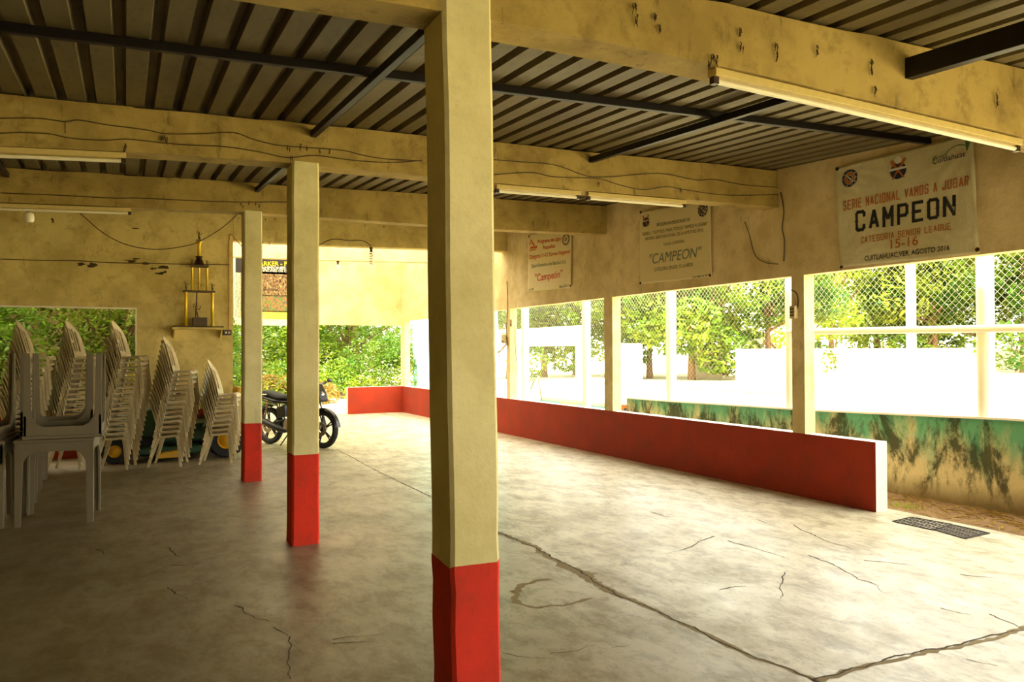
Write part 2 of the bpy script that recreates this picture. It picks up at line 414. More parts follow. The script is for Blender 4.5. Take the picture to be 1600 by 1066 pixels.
# ------------------------------------------------------------ roof and setting walls
rf = MB(); pitch = .18; prof = [(0, 0), (.112, 0), (.124, .05), (.166, .05), (.18, 0)]
x = XL-.3; xs = []
while x < XW+.5:
    for dx, dz in prof[:-1]: xs.append((x+dx, dz))
    x += pitch
xs.append((x, 0)); ys = [YR-.4, 3.0, 10.8, BY[3]+.1, YB+.35]
vs = []
for y in ys: vs += [(a, y, roofz(a, y)+dz) for a, dz in xs]
n = len(xs)
t_ = NT('invented_translucent_roof'); tl = t_.N('ShaderNodeBsdfTranslucent'); tl.inputs[0].default_value = (.40, .375, .31, 1)  # invented translucent roofing over the hidden last bays, added to brighten the far end
t_.l.new(tl.outputs[0], t_.n['Material Output'].inputs[0]); M['sheet'] = t_.m
for j0, j1, mt in ((0, 3, 'roof'), (3, 4, 'sheet')):
    rf = MB(); rf.add(vs, [(j*n+i, j*n+i+1, (j+1)*n+i+1, (j+1)*n+i) for j in range(j0, j1) for i in range(n-1)])
    roof = rf.build('ceiling', M[mt], fix=False); struct(roof)
    if mt == 'roof': md = roof.modifiers.new('thick', 'SOLIDIFY'); md.thickness = .004; md.offset = 1

def wallbox(mb, x0, x1, y0, y1, z0, ztop=None, up_=.03):
    """box whose top follows the roof"""
    def T(x, y): return (roofz(x, y)+up_) if ztop is None else ztop
    mb.hexa([(x0,y0,z0),(x1,y0,z0),(x1,y1,z0),(x0,y1,z0),(x0,y0,T(x0,y0)),(x1,y0,T(x1,y0)),(x1,y1,T(x1,y1)),(x0,y1,T(x0,y1))])
ZL, ZS, YE = 2.235, .637, 4.92
# right wall: lintel and posts in one shell
wr = MB()
wallbox(wr, XW, XW+TW, YR, YB, ZL)
for a, b in ((5.745, 5.91), (9.20, 9.41), (12.46, 12.60), (15.72, 15.88), (18.30, YB)):
    wr.box((XW, a, ZS if a > 4.9 else 0), (XW+TW, b, ZL))
wr_o = struct(wr.build('wall_right', M['cream_lintel']))
lw = MB(); lw.k = 0
def painted(mb, x0, x1, y0, y1, z0, z1, red):
    """box: faces in `red` get slot 0, others slot 1"""
    v = [(x0,y0,z0),(x1,y0,z0),(x1,y1,z0),(x0,y1,z0),(x0,y0,z1),(x1,y0,z1),(x1,y1,z1),(x0,y1,z1)]
    for nm, f in (('b', (0,3,2,1)), ('t', (4,5,6,7)), ('-y', (0,1,5,4)), ('+x', (1,2,6,5)), ('+y', (2,3,7,6)), ('-x', (3,0,4,7))):
        mb.k = 0 if nm in red else 1; mb.add([v[i] for i in f], [(0,1,2,3)])
painted(lw, XW-.004, XW+TW+.004, YE, YB, 0, ZS, ('-x',))
tag(lw.build('low_wall', [M['brick_red'], M['white_paint']], fix=False), 'long low brick red parapet with white end and top along the right openings', 'low wall')
lb = MB(); painted(lb, 4.755, XW-.004, YB-.15, YB, 0, ZS, ('-y',))
tag(lb.build('low_wall', [M['brick_red'], M['white_paint']], fix=False), 'short red parapet closing part of the far end opening', 'low wall')
# far end wall
wb = MB(); wallbox(wb, XL, XW, YB, YB+.14, 2.13)
wb.box((XL, YB, 0), (.2, YB+.14, 2.13))
struct(wb.build('wall_back', M['cream_lintel']))
# inner wall carrying the trophy shelf
Y4 = BY[3]
wi = MB(); wi.k = 0
wallbox(wi, .141, 1.468, Y4, Y4+.14, ZS)
wallbox(wi, XL, .141, Y4, Y4+.14, 2.128)
wi.k = 1; wi.box((XL, Y4, 0), (1.468, Y4+.14, ZS))
struct(wi.build('wall_inner', [M['cream'], M['brick_red']]))
wt = MB(); wt.box((XL, Y4-.004, 2.112), (.145, Y4+.144, 2.128)); wt.box((.131, Y4-.004, ZS), (.145, Y4+.144, 2.112))
struct(wt.build('trim_1', M['white_paint']))
# walls out of frame
wl = MB(); wallbox(wl, XL-.14, XL, YR, YB+.14, 0); struct(wl.build('wall_left', M['cream']))
wrr = MB(); wallbox(wrr, XL, 2.2, YR-.14, YR, 0); wallbox(wrr, 2.2, XW+TW, YR-.14, YR, 2.3); wallbox(wrr, XW, XW+TW, YR, -3.2, 0); struct(wrr.build('wall_rear', M['cream']))  # unseen; opening invented to light the column fronts, right stretch closed to dim beams
# peeled paint patches on the inner wall: flakes gone, dark render shows
pk = MB(); rnd = random.Random(11)
for cx, cy, wpx, hpx in ((128,413,8,3),(147,414,10,4),(203,408,12,3),(213,405,8,2),(227,412,6,4),(252,418,14,4),(250,428,8,3),(258,425,6,3),(240,420,6,2),(82,345,3,4),(212,357,9,1.5)):
    for k in range(5):
        c = onY(cx+rnd.uniform(-1, 1)*wpx*.5, cy+rnd.uniform(-1, 1)*hpx*.5, Y4-.003); n_ = 9
        sx, sz = wpx*rnd.uniform(.3, .6)*.0098, hpx*rnd.uniform(.3, .6)*.0098
        ring_ = [(c.x+sx*math.cos(2*PI*i/n_)*rnd.uniform(.5, 1.2), c.z+sz*math.sin(2*PI*i/n_)*rnd.uniform(.5, 1.2)) for i in range(n_)]
        pk.prism(ring_, Y4-.003-k*.0004, Y4-.0003)
tag(pk.build('peeled_paint', M['dirty']), 'dark peeled paint patches in a row on the cream wall left of the trophy', 'paint damage', kind='stuff')

# ------------------------------------------------------------ beams and columns
BEAMS = [
 (0, [(-6, 2.60), (.9, 2.775), (1.3, 2.79), (2.4, 2.795), (3.5, 2.77), (4.54, 2.742), (6.12, 2.69)], 'near overhead concrete beam with drip stains, joining the close column'),
 (1, [(-6, 2.62), (-.74, 2.836), (.03, 2.884), (1.06, 2.915), (2.85, 2.925), (4.36, 2.95), (6.12, 2.973)], 'second concrete beam from the camera, cables running along its face'),
 (2, [(-6, 2.78), (-1.14, 2.997), (-.58, 3.02), (1.18, 3.075), (4.37, 3.09), (6.12, 3.134)], 'third concrete beam from the camera, above the thinnest column'),
 (3, [(1.468, 3.185), (2.8, 3.188), (4.5, 3.226), (6.12, 3.272)], 'fourth concrete beam, in line with the trophy wall'),
 (4, [(-6, 3.28), (2.39, 3.32), (3.5, 3.33), (5.67, 3.39), (6.12, 3.40)], 'farthest concrete beam, in front of the printed team board')]
for i, pts, lab in BEAMS:
    y0 = BY[i]; tb = TB
    xs_ = sorted(set([p[0] for p in pts]+[pts[0][0]+(pts[-1][0]-pts[0][0])*k/30 for k in range(31)]))
    b = MB(); vs = []; rnd = random.Random(i)
    for x in xs_:
        zb = interp(pts, x)+rnd.uniform(-.003, .003); zt = roofz(x, y0)-.01+rnd.uniform(-.008, .008)
        zt2 = roofz(x, y0+tb)+.01
        vs += [(x, y0, zb), (x, y0+tb, zb), (x, y0+tb, zt2), (x, y0, zt)]
    n = len(xs_)
    fs = [(k*4+a, k*4+(a+1)%4, (k+1)*4+(a+1)%4, (k+1)*4+a) for k in range(n-1) for a in range(4)]+[(0,1,2,3), tuple((n-1)*4+a for a in range(4))]
    b.add(vs, fs)
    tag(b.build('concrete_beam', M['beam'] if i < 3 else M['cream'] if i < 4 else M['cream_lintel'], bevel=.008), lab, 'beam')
# beam before the camera carries the roof behind it
b = MB(); wallbox(b, XL, XW, -.7, -.5, 2.62, None, -.01)
tag(b.build('concrete_beam', M['cream']), 'concrete roof beam behind the viewpoint', 'beam')

COLS = [(0, 1.118, .206, .226, .648, 'closest concrete column, floor to beam in the middle of the picture, deep red base'),
        (1, 1.137, .206, .231, .697, 'middle one of three red-based concrete columns, motorcycle partly behind it'),
        (2, 1.206, .204, .231, .664, 'farthest and thinnest looking of three red-based columns, right of the last chair stack')]
for i, x0, wx, dy, zr, lab in COLS:
    y0 = BY[i]-.012; zt = interp(BEAMS[i][1], x0+.1)+(.14 if i == 0 else .02)
    c = MB(); rnd = random.Random(40+i); ch = .014
    rng = [0, .06, .2, .4, .55, zr-.02, zr-.001, zr+.001, zr+.1, .9, 1.2, 1.5, 1.8, 2.1, 2.4, 2.65, zt]
    lean = -.028 if i == 0 else 0
    vs = []; side = [(0,0,1,0),(1,0,-1,0),(1,0,0,1),(1,1,0,-1),(1,1,-1,0),(0,1,1,0),(0,1,0,-1),(0,0,0,1)]
    for z in rng:
        j = rnd.uniform(-.003, .003); k2 = rnd.uniform(-.003, .003)
        if z == 0: j -= .004
        ln = lean*(z-.65)/2.2
        for a, b_, ex, ey in side:
            vs.append((x0+ln+a*wx+ex*ch+(j if a == 0 else k2), y0+b_*dy+ey*ch, z + (rnd.uniform(-.009, .009) if abs(z-zr) < .005 and z < zr else 0)))
        if abs(z-zr) < .005 and z > zr:   # upper ring copies lower one, so the paint edge wobbles
            base = len(vs)-16
            for q in range(8): vs[base+8+q] = (vs[base+8+q][0], vs[base+8+q][1], vs[base+q][2]+.002)
    n = len(rng)
    for r_ in range(n-1):
        c.k = 0 if rng[r_+1] <= zr else 1
        c.f += [(r_*8+k, r_*8+(k+1)%8, (r_+1)*8+(k+1)%8, (r_+1)*8+k) for k in range(8)]; c.mi += [c.k]*8
    c.f += [tuple(range(7, -1, -1)), tuple((n-1)*8+k for k in range(8))]; c.mi += [0, 1]
    c.v = vs
    tag(c.build('support_column', [M['red'], M['col_white']]), lab, 'column')

# ------------------------------------------------------------ steel under the roof
def bar(name, p, q, w_, h_, lab, mat=None, cat='steel bar'):
    p = Vector(p); q = Vector(q); d = (q-p).normalized(); s = d.cross(Vector((0,0,1))).normalized()*w_/2; u = s.cross(d).normalized()*h_/2
    b = MB(); b.hexa([p-s-u, p+s-u, q+s-u, q-s-u, p-s+u, p+s+u, q+s+u, q-s+u])
    return tag(b.build(name, mat or M['steel'], bevel=.003), lab, cat)
def pz(x, y, d=.03): return roofz(x, y)-d
bar('steel_purlin', (XL, 4.72, pz(XL, 4.72)), (XW, 4.36, pz(XW, 4.36)), .04, .05, 'black steel purlin crossing the roof between the near and second beams')
bar('steel_purlin', (XL, 7.75, pz(XL, 7.75)), (XW, 7.75, pz(XW, 7.75)), .04, .05, 'black steel purlin under the roof between second and third beams')
bar('steel_purlin', (XL, 11.0, pz(XL, 11)), (XW, 11.0, pz(XW, 11)), .04, .05, 'black steel purlin under the roof between third and fourth beams')
bar('steel_purlin', (XL, 1.2, pz(XL, 1.2)), (XW, 1.2, pz(XW, 1.2)), .04, .05, 'black steel purlin under the roof before the near beam')
def tie(x, y0, y1, lab, d=.085, w_=.045, h_=.05):
    bar('steel_tie', (x, y0, pz(x, y0, d)), (x, y1, pz(x, y1, d)), w_, h_, lab)
tie(1.30, BY[0]+.19, BY[1]+.01, 'dark steel tie bar meeting the near column, left of it under the roof')
tie(3.82, BY[0]+.19, BY[1]+.01, 'dark steel tie bar over the middle bay, right of the near column')
tie(1.35, BY[1]+.19, BY[2]+.01, 'short dark steel tie bar left of the middle column top')
tie(-1.08, BY[1]+.19, BY[2]+.01, 'dark steel tie bar above the far left tube lamp')
p = onY(1420, 108, BY[0])
bar('steel_tie', (p.x, BY[0]+.01, p.z), (p.x, -.5, p.z-.18), .06, .11, 'thick black steel bar at the upper right, fixed to the near beam')

# ------------------------------------------------------------ wires
def wire(pix, y=None, x=None, r=.004, lab='', mat=None, name='electrical_cable'):
    P = [onY(a, b, y) if y is not None else onX(a, b, x) for a, b in pix]
    # smooth
    Q = [P[0]]
    for i in range(len(P)-1):
        p0 = P[max(i-1, 0)]; p1 = P[i]; p2 = P[i+1]; p3 = P[min(i+2, len(P)-1)]
        for k in range(1, 6):
            t = k/5; Q.append(.5*((2*p1)+(p2-p0)*t+(2*p0-5*p1+4*p2-p3)*t*t+(3*p1-p0-3*p2+p3)*t**3))
    b = MB(); b.tube(Q, r, 5)
    return tag(b.build(name, mat or M['wire'], smooth=True, fix=False), lab, 'cable')
def c4(*l): return [(a/2.353, b/2.353) for a, b in l]
wire(c4((0,435),(140,435),(240,448),(290,442),(400,460),(540,478),(610,492),(740,492),(860,488),(930,512),(1000,530),(1060,538),(1250,552),(1330,570),(1420,585),(1550,592)), y=6.072, lab='upper cable sagging along the second beam left of the near column')
wire(c4((0,490),(80,488),(180,492),(260,508),(380,516),(470,512),(600,526),(700,534),(830,540),(960,560),(1060,580),(1160,572),(1300,590),(1440,598),(1550,590)), y=6.068, lab='lower cable along the second beam left of the near column')
wire([(a, b) for a, b in c4((240,448),(240,490))], y=6.07, r=.003, lab='short cable drop between the two cables on the second beam')
def c5(*l): return [(760+a/2.131, b/2.131) for a, b in l]
wire(c5((25,532),(120,540),(230,550),(330,585),(400,590),(520,580),(600,580),(700,600),(760,598),(860,616),(970,624)), y=6.072, lab='upper cable along the second beam right of the near column')
wire(c5((25,582),(150,575),(230,590),(370,595),(440,615),(520,632),(600,622),(660,632),(800,650),(970,648)), y=6.07, lab='lower cable along the second beam right of the near column')
wire(c5((980,640),(990,700),(985,760),(992,800),(990,870)), x=6.11, r=.006, lab='dark cable hanging from the second beam end down the right wall')
wire(c5((860,738),(875,780),(895,850),(930,875),(970,880)), x=6.113, r=.004, lab='loose curled wire on the right wall beside the second banner')
def c2(*l): return [(a/2.96, 180+b/2.96) for a, b in l]
wire(c2((350,437),(400,480),(470,540),(560,590),(660,616),(760,620),(880,600),(930,580),(1000,540),(1060,495),(1105,450)), y=9.9, r=.005, lab='slack wire hanging in a long loop in front of the trophy wall')
wire(c2((0,666),(200,672),(360,674),(500,682),(700,686),(880,690),(1065,692)), y=12.56, r=.006, lab='straight cable running across the trophy wall')
wire(c2((0,360),(300,372),(520,384),(650,384),(900,396),(1100,402),(1326,402)), y=9.322, r=.005, lab='cable along the third beam')
wire([(378,385),(362,367),(359,372),(358,385),(358,440),(358,480),(357,515)], y=12.552, r=.008, mat=M['conduit'], lab='ochre conduit down the right end of the trophy wall', name='wall_conduit')
wire([(499,383),(520,374),(545,376),(566,376),(578,383),(580,388)], y=12.56, r=.006, lab='cable feeding the spiral bulb beneath the fourth beam')
wire([(1515,403),(1560,411),(1600,416)], x=6.5, r=.003, lab='thin wire crossing the top of the right opening')
wire([(792,440),(793,470),(792,500),(791,520),(794,540)], x=6.112, r=.005, lab='cable down the post below the small red banner')
wire([(804,512),(805,540),(808,580),(812,624)], x=6.18, r=.005, lab='cable hanging outside the post with the small boxes')
wire([(1236,453),(1244,458),(1247,470),(1246,482)], x=6.11, r=.006, lab='short curved cable entering the switch box on the right post')
# rusty hanger stubs and grime on the beams
def hangers(pix, y, lab):
    b = MB(); rnd = random.Random(3)
    for (a, c) in pix:
        p = onY(a, c, y)
        for k in range(5):
            q = p+Vector((rnd.uniform(-.008, .008), -rnd.uniform(0, .006), rnd.uniform(-.012, .02)))
            b.tube([q, q+Vector((rnd.uniform(-.006, .006), -.004, rnd.uniform(-.02, -.005))), q+Vector((rnd.uniform(-.006, .006), 0, rnd.uniform(-.045, -.015)))], [.0015, .003, .001], 4)
    return tag(b.build('rusty_hanger', M['dirty'], fix=False), lab, 'hanger', kind='stuff')
hangers([(990,8),(992,28),(1024,25),(1031,42),(1156,48),(1157,70),(1212,68),(1214,85),(1275,75),(1360,95),(1361,108),(1366,140),(1556,150),(1557,160)], 2.792, 'rusty hanger stubs along the face of the near beam')
hangers([(1112,88),(1117,92),(1108,100)], 2.79, 'rusty bracket knot at the left end of the near tube lamp')
hangers([(256,213),(259,218),(253,216),(197,226),(195,232),(1063,295),(935,285)], 6.07, 'tangled cable ties on the face of the second beam')
hangers([(376,318),(388,316),(400,318),(380,322),(405,321)], 9.31, 'dark cobwebs on top of the farthest column')
hangers([(455,246),(468,228),(480,231),(500,235),(515,235),(450,229)], 6.06, 'dark cobwebs and cable knots above the middle column')
hangers([(410,378),(420,380),(430,342),(415,342),(570,352),(600,353)], 12.56, 'small rusty nails on the fourth beam')

# ------------------------------------------------------------ lamps
def tube_lamp(p, q, lab, n=1):
    p = Vector(p); q = Vector(q); d = (q-p).normalized()
    t = empty('tube_lamp', p, 0, lab, 'lamp', 'fluorescent tube lamps')
    L = (q-p).length; up_ = Vector((0,0,1)); s = d.cross(up_).normalized()
    def X(a, b, c): return d*a+s*b+up_*c
    b = MB(); b.hexa([X(0,-.03,.012), X(0,.03,.012), X(L,.03,.012), X(L,-.03,.012), X(0,-.03,.05), X(0,.03,.05), X(L,.03,.05), X(L,-.03,.05)])
    b.build('housing', M['fixture'], t, bevel=.004)
    b = MB(); b.tube([X(.03,0,-.006), X(L-.03,0,-.006)], .013, 10); b.build('glass_tube', M['lampglass'], t, smooth=True)
    for a in (0, L-.03):
        b = MB(); b.hexa([X(a,-.016,-.022), X(a,.016,-.022), X(a+.03,.016,-.022), X(a+.03,-.016,-.022), X(a,-.016,.012), X(a,.016,.012), X(a+.03,.016,.012), X(a+.03,-.016,.012)])
        b.build('tube_holder', M['socket'], t)
    return t
def hang(i, x): return interp(BEAMS[i][1], x)-.055
def lampz(i, y, pa, pb, lab):
    a = onY(pa[0], pa[1], y); b = onY(pb[0], pb[1], y); tube_lamp((a.x, y, hang(i, a.x)), (b.x, y, hang(i, b.x)), lab)
lampz(0, 2.84, (1112,104), (1590,208), 'long tube lamp under the near beam at the upper right')
lampz(1, 6.12, (774,290), (905,299), 'tube lamp under the second beam, just right of the near column')
lampz(1, 6.12, (917,303), (1070,312), 'tube lamp under the second beam, nearer the right wall')
lampz(1, 6.12, (-60,236), (197,244), 'tube lamp under the second beam at the left edge of the picture')
lampz(2, 9.37, (-80,321), (205,327), 'tube lamp under the third beam above the chair stacks')
def bulb(loc, lab, spiral=False):
    t = empty('hanging_bulb', loc, 0, lab, 'light bulb')
    MB().lathe([(.03, 0), (.03, -.02), (.02, -.03), (.024, -.075)], n=14).build('socket', M['socket'], t, smooth=True)
    if spiral:
        b = MB(); b.tube([(.028*math.cos(k*.7), .028*math.sin(k*.7), -.085-k*.0045) for k in range(46)], .009, 6); b.build('spiral_glass', M['lampglass'], t, smooth=True)
    else:
        MB().lathe([(.026, -.075), (.045, -.09), (.05, -.12), (.05, -.16), (.035, -.18), (.001, -.183)], n=16).build('glass', M['lampglass'], t, smooth=True)
p = onY(45, 322, 9.45); bulb((p.x, 9.45, interp(BEAMS[2][1], p.x)), 'hanging bulb under the third beam near the left edge')
p = onY(528, 408, 15.9); bulb((p.x, 15.9, interp(BEAMS[4][1], p.x)), 'white bulb under the farthest beam')
p = onY(580, 388, 12.62); bulb((p.x, 12.62, interp(BEAMS[3][1], p.x)), 'spiral bulb hanging from the fourth beam', True)

# ------------------------------------------------------------ wall boxes
def small_box(name, c, s, mat, lab, cat, slots=0):
    t = empty(name, c, 0, lab, cat)
    b = MB(); b.box((-s[0], -s[1]/2, -s[2]/2), (0, s[1]/2, s[2]/2)); b.build('box_body', mat, t, bevel=.004)
    b = MB()
    for k in range(slots): b.box((-s[0]-.006, -s[1]*.3, s[2]*(-.3+k*.25)), (-s[0]+.002, s[1]*.3, s[2]*(-.2+k*.25)))
    if slots: b.build('switch', M['socket'], t)
    return t
p = onX(1243, 488, XW); small_box('switch_box', (XW, p.y, p.z), (.05, .07, .13), M['boxp'], 'cream switch box on the right wall post under the curved cable', 'switch box', 3)
p = onX(790, 530, XW); small_box('junction_box', (XW, p.y, p.z), (.06, .13, .16), M['boxp'], 'rounded junction box on the post below the small red banner', 'junction box', 1)
p = onX(800, 505, XW+.05); small_box('meter_box', (XW+.06, p.y-.02, p.z), (.05, .12, .13), M['boxp'], 'small square box on the outer side of the post below the small red banner', 'meter box', 1)
p = onY(355, 520, Y4)
t = empty('wall_outlet', (p.x, Y4, p.z), 0, 'dark twin outlet at the foot of the conduit beside the trophy shelf', 'outlet')
MB().box((-.06, -.05, -.04), (.06, 0, .04)).build('outlet_body', M['socket'], t, bevel=.008)
for dx in (-.022, .022): MB().box((dx-.012, -.056, -.014), (dx+.012, -.048, .014)).build('outlet_face', M['boxp'], t)

# ------------------------------------------------------------ trophy and shelf
p0 = onY(267, 512, Y4); p1 = onY(350, 512, Y4)
sh = empty('wall_shelf', ((p0.x+p1.x)/2, Y4, p0.z), 0, 'thin cream wall shelf under the tall trophy', 'shelf')
hw = (p1.x-p0.x)/2
MB().box((-hw, -.30, -.03), (hw, 0, 0)).build('shelf_board', M['cream'], sh, bevel=.004)
for dx in (-hw+.03, hw-.06): MB().prism([(0, -.03), (-.22, -.03), (0, -.16)], dx, dx+.02, 'X').build('bracket', M['cream'], sh)
p = onY(312, 510, Y4-.15); TZ = p0.z
tr = empty('trophy', (p.x+.0, Y4-.15, TZ), 0, 'tall three-tier trophy with yellow columns on the wall shelf', 'trophy')
s_ = (Y4-.15)/1221*1.02  # metres per photo pixel
def tz(py): return (510-py)*s_*1.0
MB().box((-.33, -.07, 0), (.33, .07, .02)).build('base', M['wood_dark'], tr, bevel=.004)
MB().box((-.10, -.07, .02), (.10, .07, tz(496))).build('plinth', M['wood_dark'], tr, bevel=.006)
for x in (-.19, .175):
    MB().lathe([(.03, .02), (.03, .04), (.022, .05), (.022, tz(462)), (.03, tz(461)), (.03, tz(460))], (x, 0, 0), n=14).build('lower_column', M['gold'], tr, smooth=True)
MB().box((-.23, -.06, tz(460)), (.21, .06, tz(457.5))).build('lower_deck', M['wood_dark'], tr, bevel=.003)
for x in (-.105, -.01, .10):
    MB().lathe([(.02, 0), (.017, .01), (.017, tz(425)-tz(457)), (.02, tz(424)-tz(457))], (x, 0, tz(457.5)), n=14).build('upper_column', M['gold'], tr, smooth=True)
MB().box((-.13, -.055, tz(424)), (.12, .055, tz(421))).build('upper_deck', M['wood_dark'], tr, bevel=.003)
MB().lathe([(.085, 0), (.07, .02), (.05, .07), (.035, .10), (.05, .12), (.055, .13)], (-.01, 0, tz(421)), n=16).build('riser', M['bronze'], tr, smooth=True)
MB().lathe([(.03, 0), (.026, .02), (.026, tz(390)-tz(408)), (.045, tz(387)-tz(408)), (.05, tz(386)-tz(408))], (-.01, 0, tz(409)), n=14).build('top_column', M['gold'], tr, smooth=True)
MB().lathe([(.026, 0), (.012, .015), (.02, .05), (.045, .075), (.01, .078)], (-.01, 0, tz(392)), n=12).build('cup', M['silver'], tr, smooth=True)
def figure(z, x, h, par):
    b = MB()
    b.tube([(x-.012*h/.2, 0, z), (x-.006, 0, z+h*.45), (x, 0, z+h*.72)], [h*.045, h*.07, h*.085], 6)
    b.tube([(x+.02*h/.2, 0, z), (x+.006, 0, z+h*.45)], [h*.045, h*.07], 6)
    b.ball((x, 0, z+h*.86), h*.085, 8, 6)
    b.tube([(x, 0, z+h*.7), (x-h*.22, -.01, z+h*.8), (x-h*.12, -.01, z+h*1.05)], h*.035, 5)
    b.tube([(x, 0, z+h*.7), (x+h*.2, -.01, z+h*.6), (x+h*.28, -.01, z+h*.85)], h*.035, 5)
    b.build('figurine', M['bronze'], par, smooth=True, fix=False)
figure(tz(386), -.01, .14, tr)
for x in (-.19, .175, -.01): figure(tz(457.5), x, .12, tr)
for x in (-.105, .10): figure(tz(421), x, .08, tr)
figure(tz(496), -.045, .20, tr)
MB().tube([(-.045, 0, tz(480)), (-.04, 0, tz(460))], .012, 6).build('chain_ornament', M['bronze'], tr)

# ------------------------------------------------------------ banners
def text_mesh(txt, shear=0, bold=0):
    cu = bpy.data.curves.new('lettering', 'FONT'); cu.body = txt; cu.shear = shear; cu.offset = bold; cu.resolution_u = 3
    o = bpy.data.objects.new('tmp', cu); COL.objects.link(o)
    dg = bpy.context.evaluated_depsgraph_get(); me = bpy.data.meshes.new_from_object(o.evaluated_get(dg))
    bpy.data.objects.remove(o); return me
def letters(txt, a, b, h, mat, parent, to, disp, shear=0, bold=0, eps=.004):
    """a,b: photo pixel ends of the baseline; h: cap height in photo px; `to` maps a pixel to the banner plane"""
    me = text_mesh(txt, shear, bold); xs_ = [v.co.x for v in me.vertices]; x0, x1 = min(xs_), max(xs_)
    A = to(*a); B = to(*b); Hh = to(a[0], a[1]-h)-A; Hb = to(b[0], b[1]-h)-B
    for v in me.vertices:
        u = (v.co.x-x0)/(x1-x0); q = v.co.y/.69
        P = A.lerp(B, u)+Hh.lerp(Hb, u)*q
        v.co = disp(P, eps)
    me.materials.append(mat); o = bpy.data.objects.new('lettering', me); COL.objects.link(o); o.parent = parent
    o.matrix_parent_inverse = parent.matrix_basis.inverted() if parent else Matrix()
    return o
def disk(mb, c, ry, rz, to_disp, eps, n=28, inner=0):
    P = []
    for k in range(n):
        t = 2*PI*k/n; P.append((math.cos(t), math.sin(t)))
    if inner:
        vs = [to_disp(c+Vector((0, ry*a, rz*b)), eps) for a, b in P]+[to_disp(c+Vector((0, ry*a*inner, rz*b*inner)), eps) for a, b in P]
        mb.add(vs, [(i, (i+1)%n, n+(i+1)%n, n+i) for i in range(n)])
    else: mb.add([to_disp(c+Vector((0, ry*a, rz*b)), eps) for a, b in P], [tuple(range(n))])
def wall_banner(corners, mat, lab, xface, disp, group=None):
    """corners TL,TR,BR,BL as Vectors on the plane x = xface"""
    N_ = 40; vs = []
    for j in range(N_+1):
        for i in range(N_+1):
            u, v = i/N_, j/N_; P = corners[0].lerp(corners[1], u).lerp(corners[3].lerp(corners[2], u), v); vs.append(disp(P, 0))
    b = MB(); b.add(vs, [(j*(N_+1)+i, (j+1)*(N_+1)+i, (j+1)*(N_+1)+i+1, j*(N_+1)+i+1) for j in range(N_) for i in range(N_)])
    o = b.build('wall_banner', mat, smooth=True, fix=False)
    md = o.modifiers.new('t', 'SOLIDIFY'); md.thickness = .002; md.offset = -1
    return tag(o, lab, 'banner')
def bolts(pts, parent, disp, r=.014):
    for P in pts:
        c = disp(P, .004); MB().lathe([(r, 0), (r, .006), (r*.5, .012)], (0,0,0), 'X', 10).xf(Matrix.Translation(c+Vector((-.008, 0, 0)))).build('fastener', M['bronze'], parent)

# first banner
C1 = [Vector((XW-.012, 5.325, 3.225)), Vector((XW-.012, 3.965, 3.215)), Vector((XW-.012, 3.925, 2.243)), Vector((XW-.012, 5.285, 2.262))]
def disp1(P, eps):
    yy = 5.3-P.y; zz = P.z-2.25; d = 0
    for cy, cz, ang, k in ((1.37, .0, 2.3, 26), (0, .97, -.7, 24), (0, .02, .75, 22), (1.36, .97, 3.6, 20)):
        dy, dz = yy-cy, zz-cz; rr = math.hypot(dy, dz); t = math.atan2(dz, dy)
        d += .006*math.cos(t*k)*math.exp(-((rr-.22)/.25)**2)
    d += .006*math.sin(yy*3.1+1)*math.sin(zz*3.3)
    return Vector((XW-.018-eps-abs(d)*1.2, P.y, P.z))
b1 = wall_banner(C1, M['vinyl'], 'large cream banner reading CAMPEON 15-16, highest on the right wall', XW, disp1)
def to1(a, b): return onX(a, b, XW-.015)
def k1(a, b): return (1290+a/4.635, 200+b/4.635)
GLY = {'C': [[(1,.78),(1,.9),(.82,1),(.18,1),(0,.9),(0,.1),(.18,0),(.82,0),(1,.1),(1,.22)]], 'A': [[(0,0),(.5,1),(1,0)], [(.2,.3),(.8,.3)]],
       'M': [[(0,0),(0,1),(.5,.35),(1,1),(1,0)]], 'P': [[(0,0),(0,1),(.82,1),(1,.9),(1,.52),(.82,.42),(0,.42)]], 'E': [[(1,1),(0,1),(0,0),(1,0)], [(0,.5),(.75,.5)]],
       'O': [[(.18,0),(0,.1),(0,.9),(.18,1),(.82,1),(1,.9),(1,.1),(.82,0),(.18,0)]], 'N': [[(0,0),(0,1),(1,0),(1,1)]],
       'S': [[(1,.8),(1,.9),(.82,1),(.18,1),(0,.9),(0,.6),(.18,.5),(.82,.5),(1,.4),(1,.1),(.82,0),(.18,0),(0,.1),(0,.2)]], 'R': [[(0,0),(0,1),(.82,1),(1,.9),(1,.55),(.82,.45),(0,.45)], [(.45,.45),(1,0)]],
       'I': [[(.5,0),(.5,1)]], 'L': [[(0,1),(0,0),(1,0)]], 'V': [[(0,1),(.5,0),(1,1)]], 'J': [[(1,1),(1,.1),(.82,0),(.18,0),(0,.1),(0,.25)]], 'U': [[(0,1),(0,.1),(.18,0),(.82,0),(1,.1),(1,1)]],
       'G': [[(1,.78),(1,.9),(.82,1),(.18,1),(0,.9),(0,.1),(.18,0),(.82,0),(1,.1),(1,.5),(.5,.5)]], 'T': [[(0,1),(1,1)], [(.5,1),(.5,0)]], '-': [[(0,.5),(1,.5)]], '1': [[(.2,.8),(.55,1),(.55,0)], [(.2,0),(.9,0)]],
       '5': [[(1,1),(0,1),(0,.58),(.82,.58),(1,.48),(1,.1),(.82,0),(.18,0),(0,.1),(0,.2)]], '6': [[(1,.85),(1,.9),(.82,1),(.18,1),(0,.9),(0,.1),(.18,0),(.82,0),(1,.1),(1,.45),(.82,.55),(0,.55)]]}
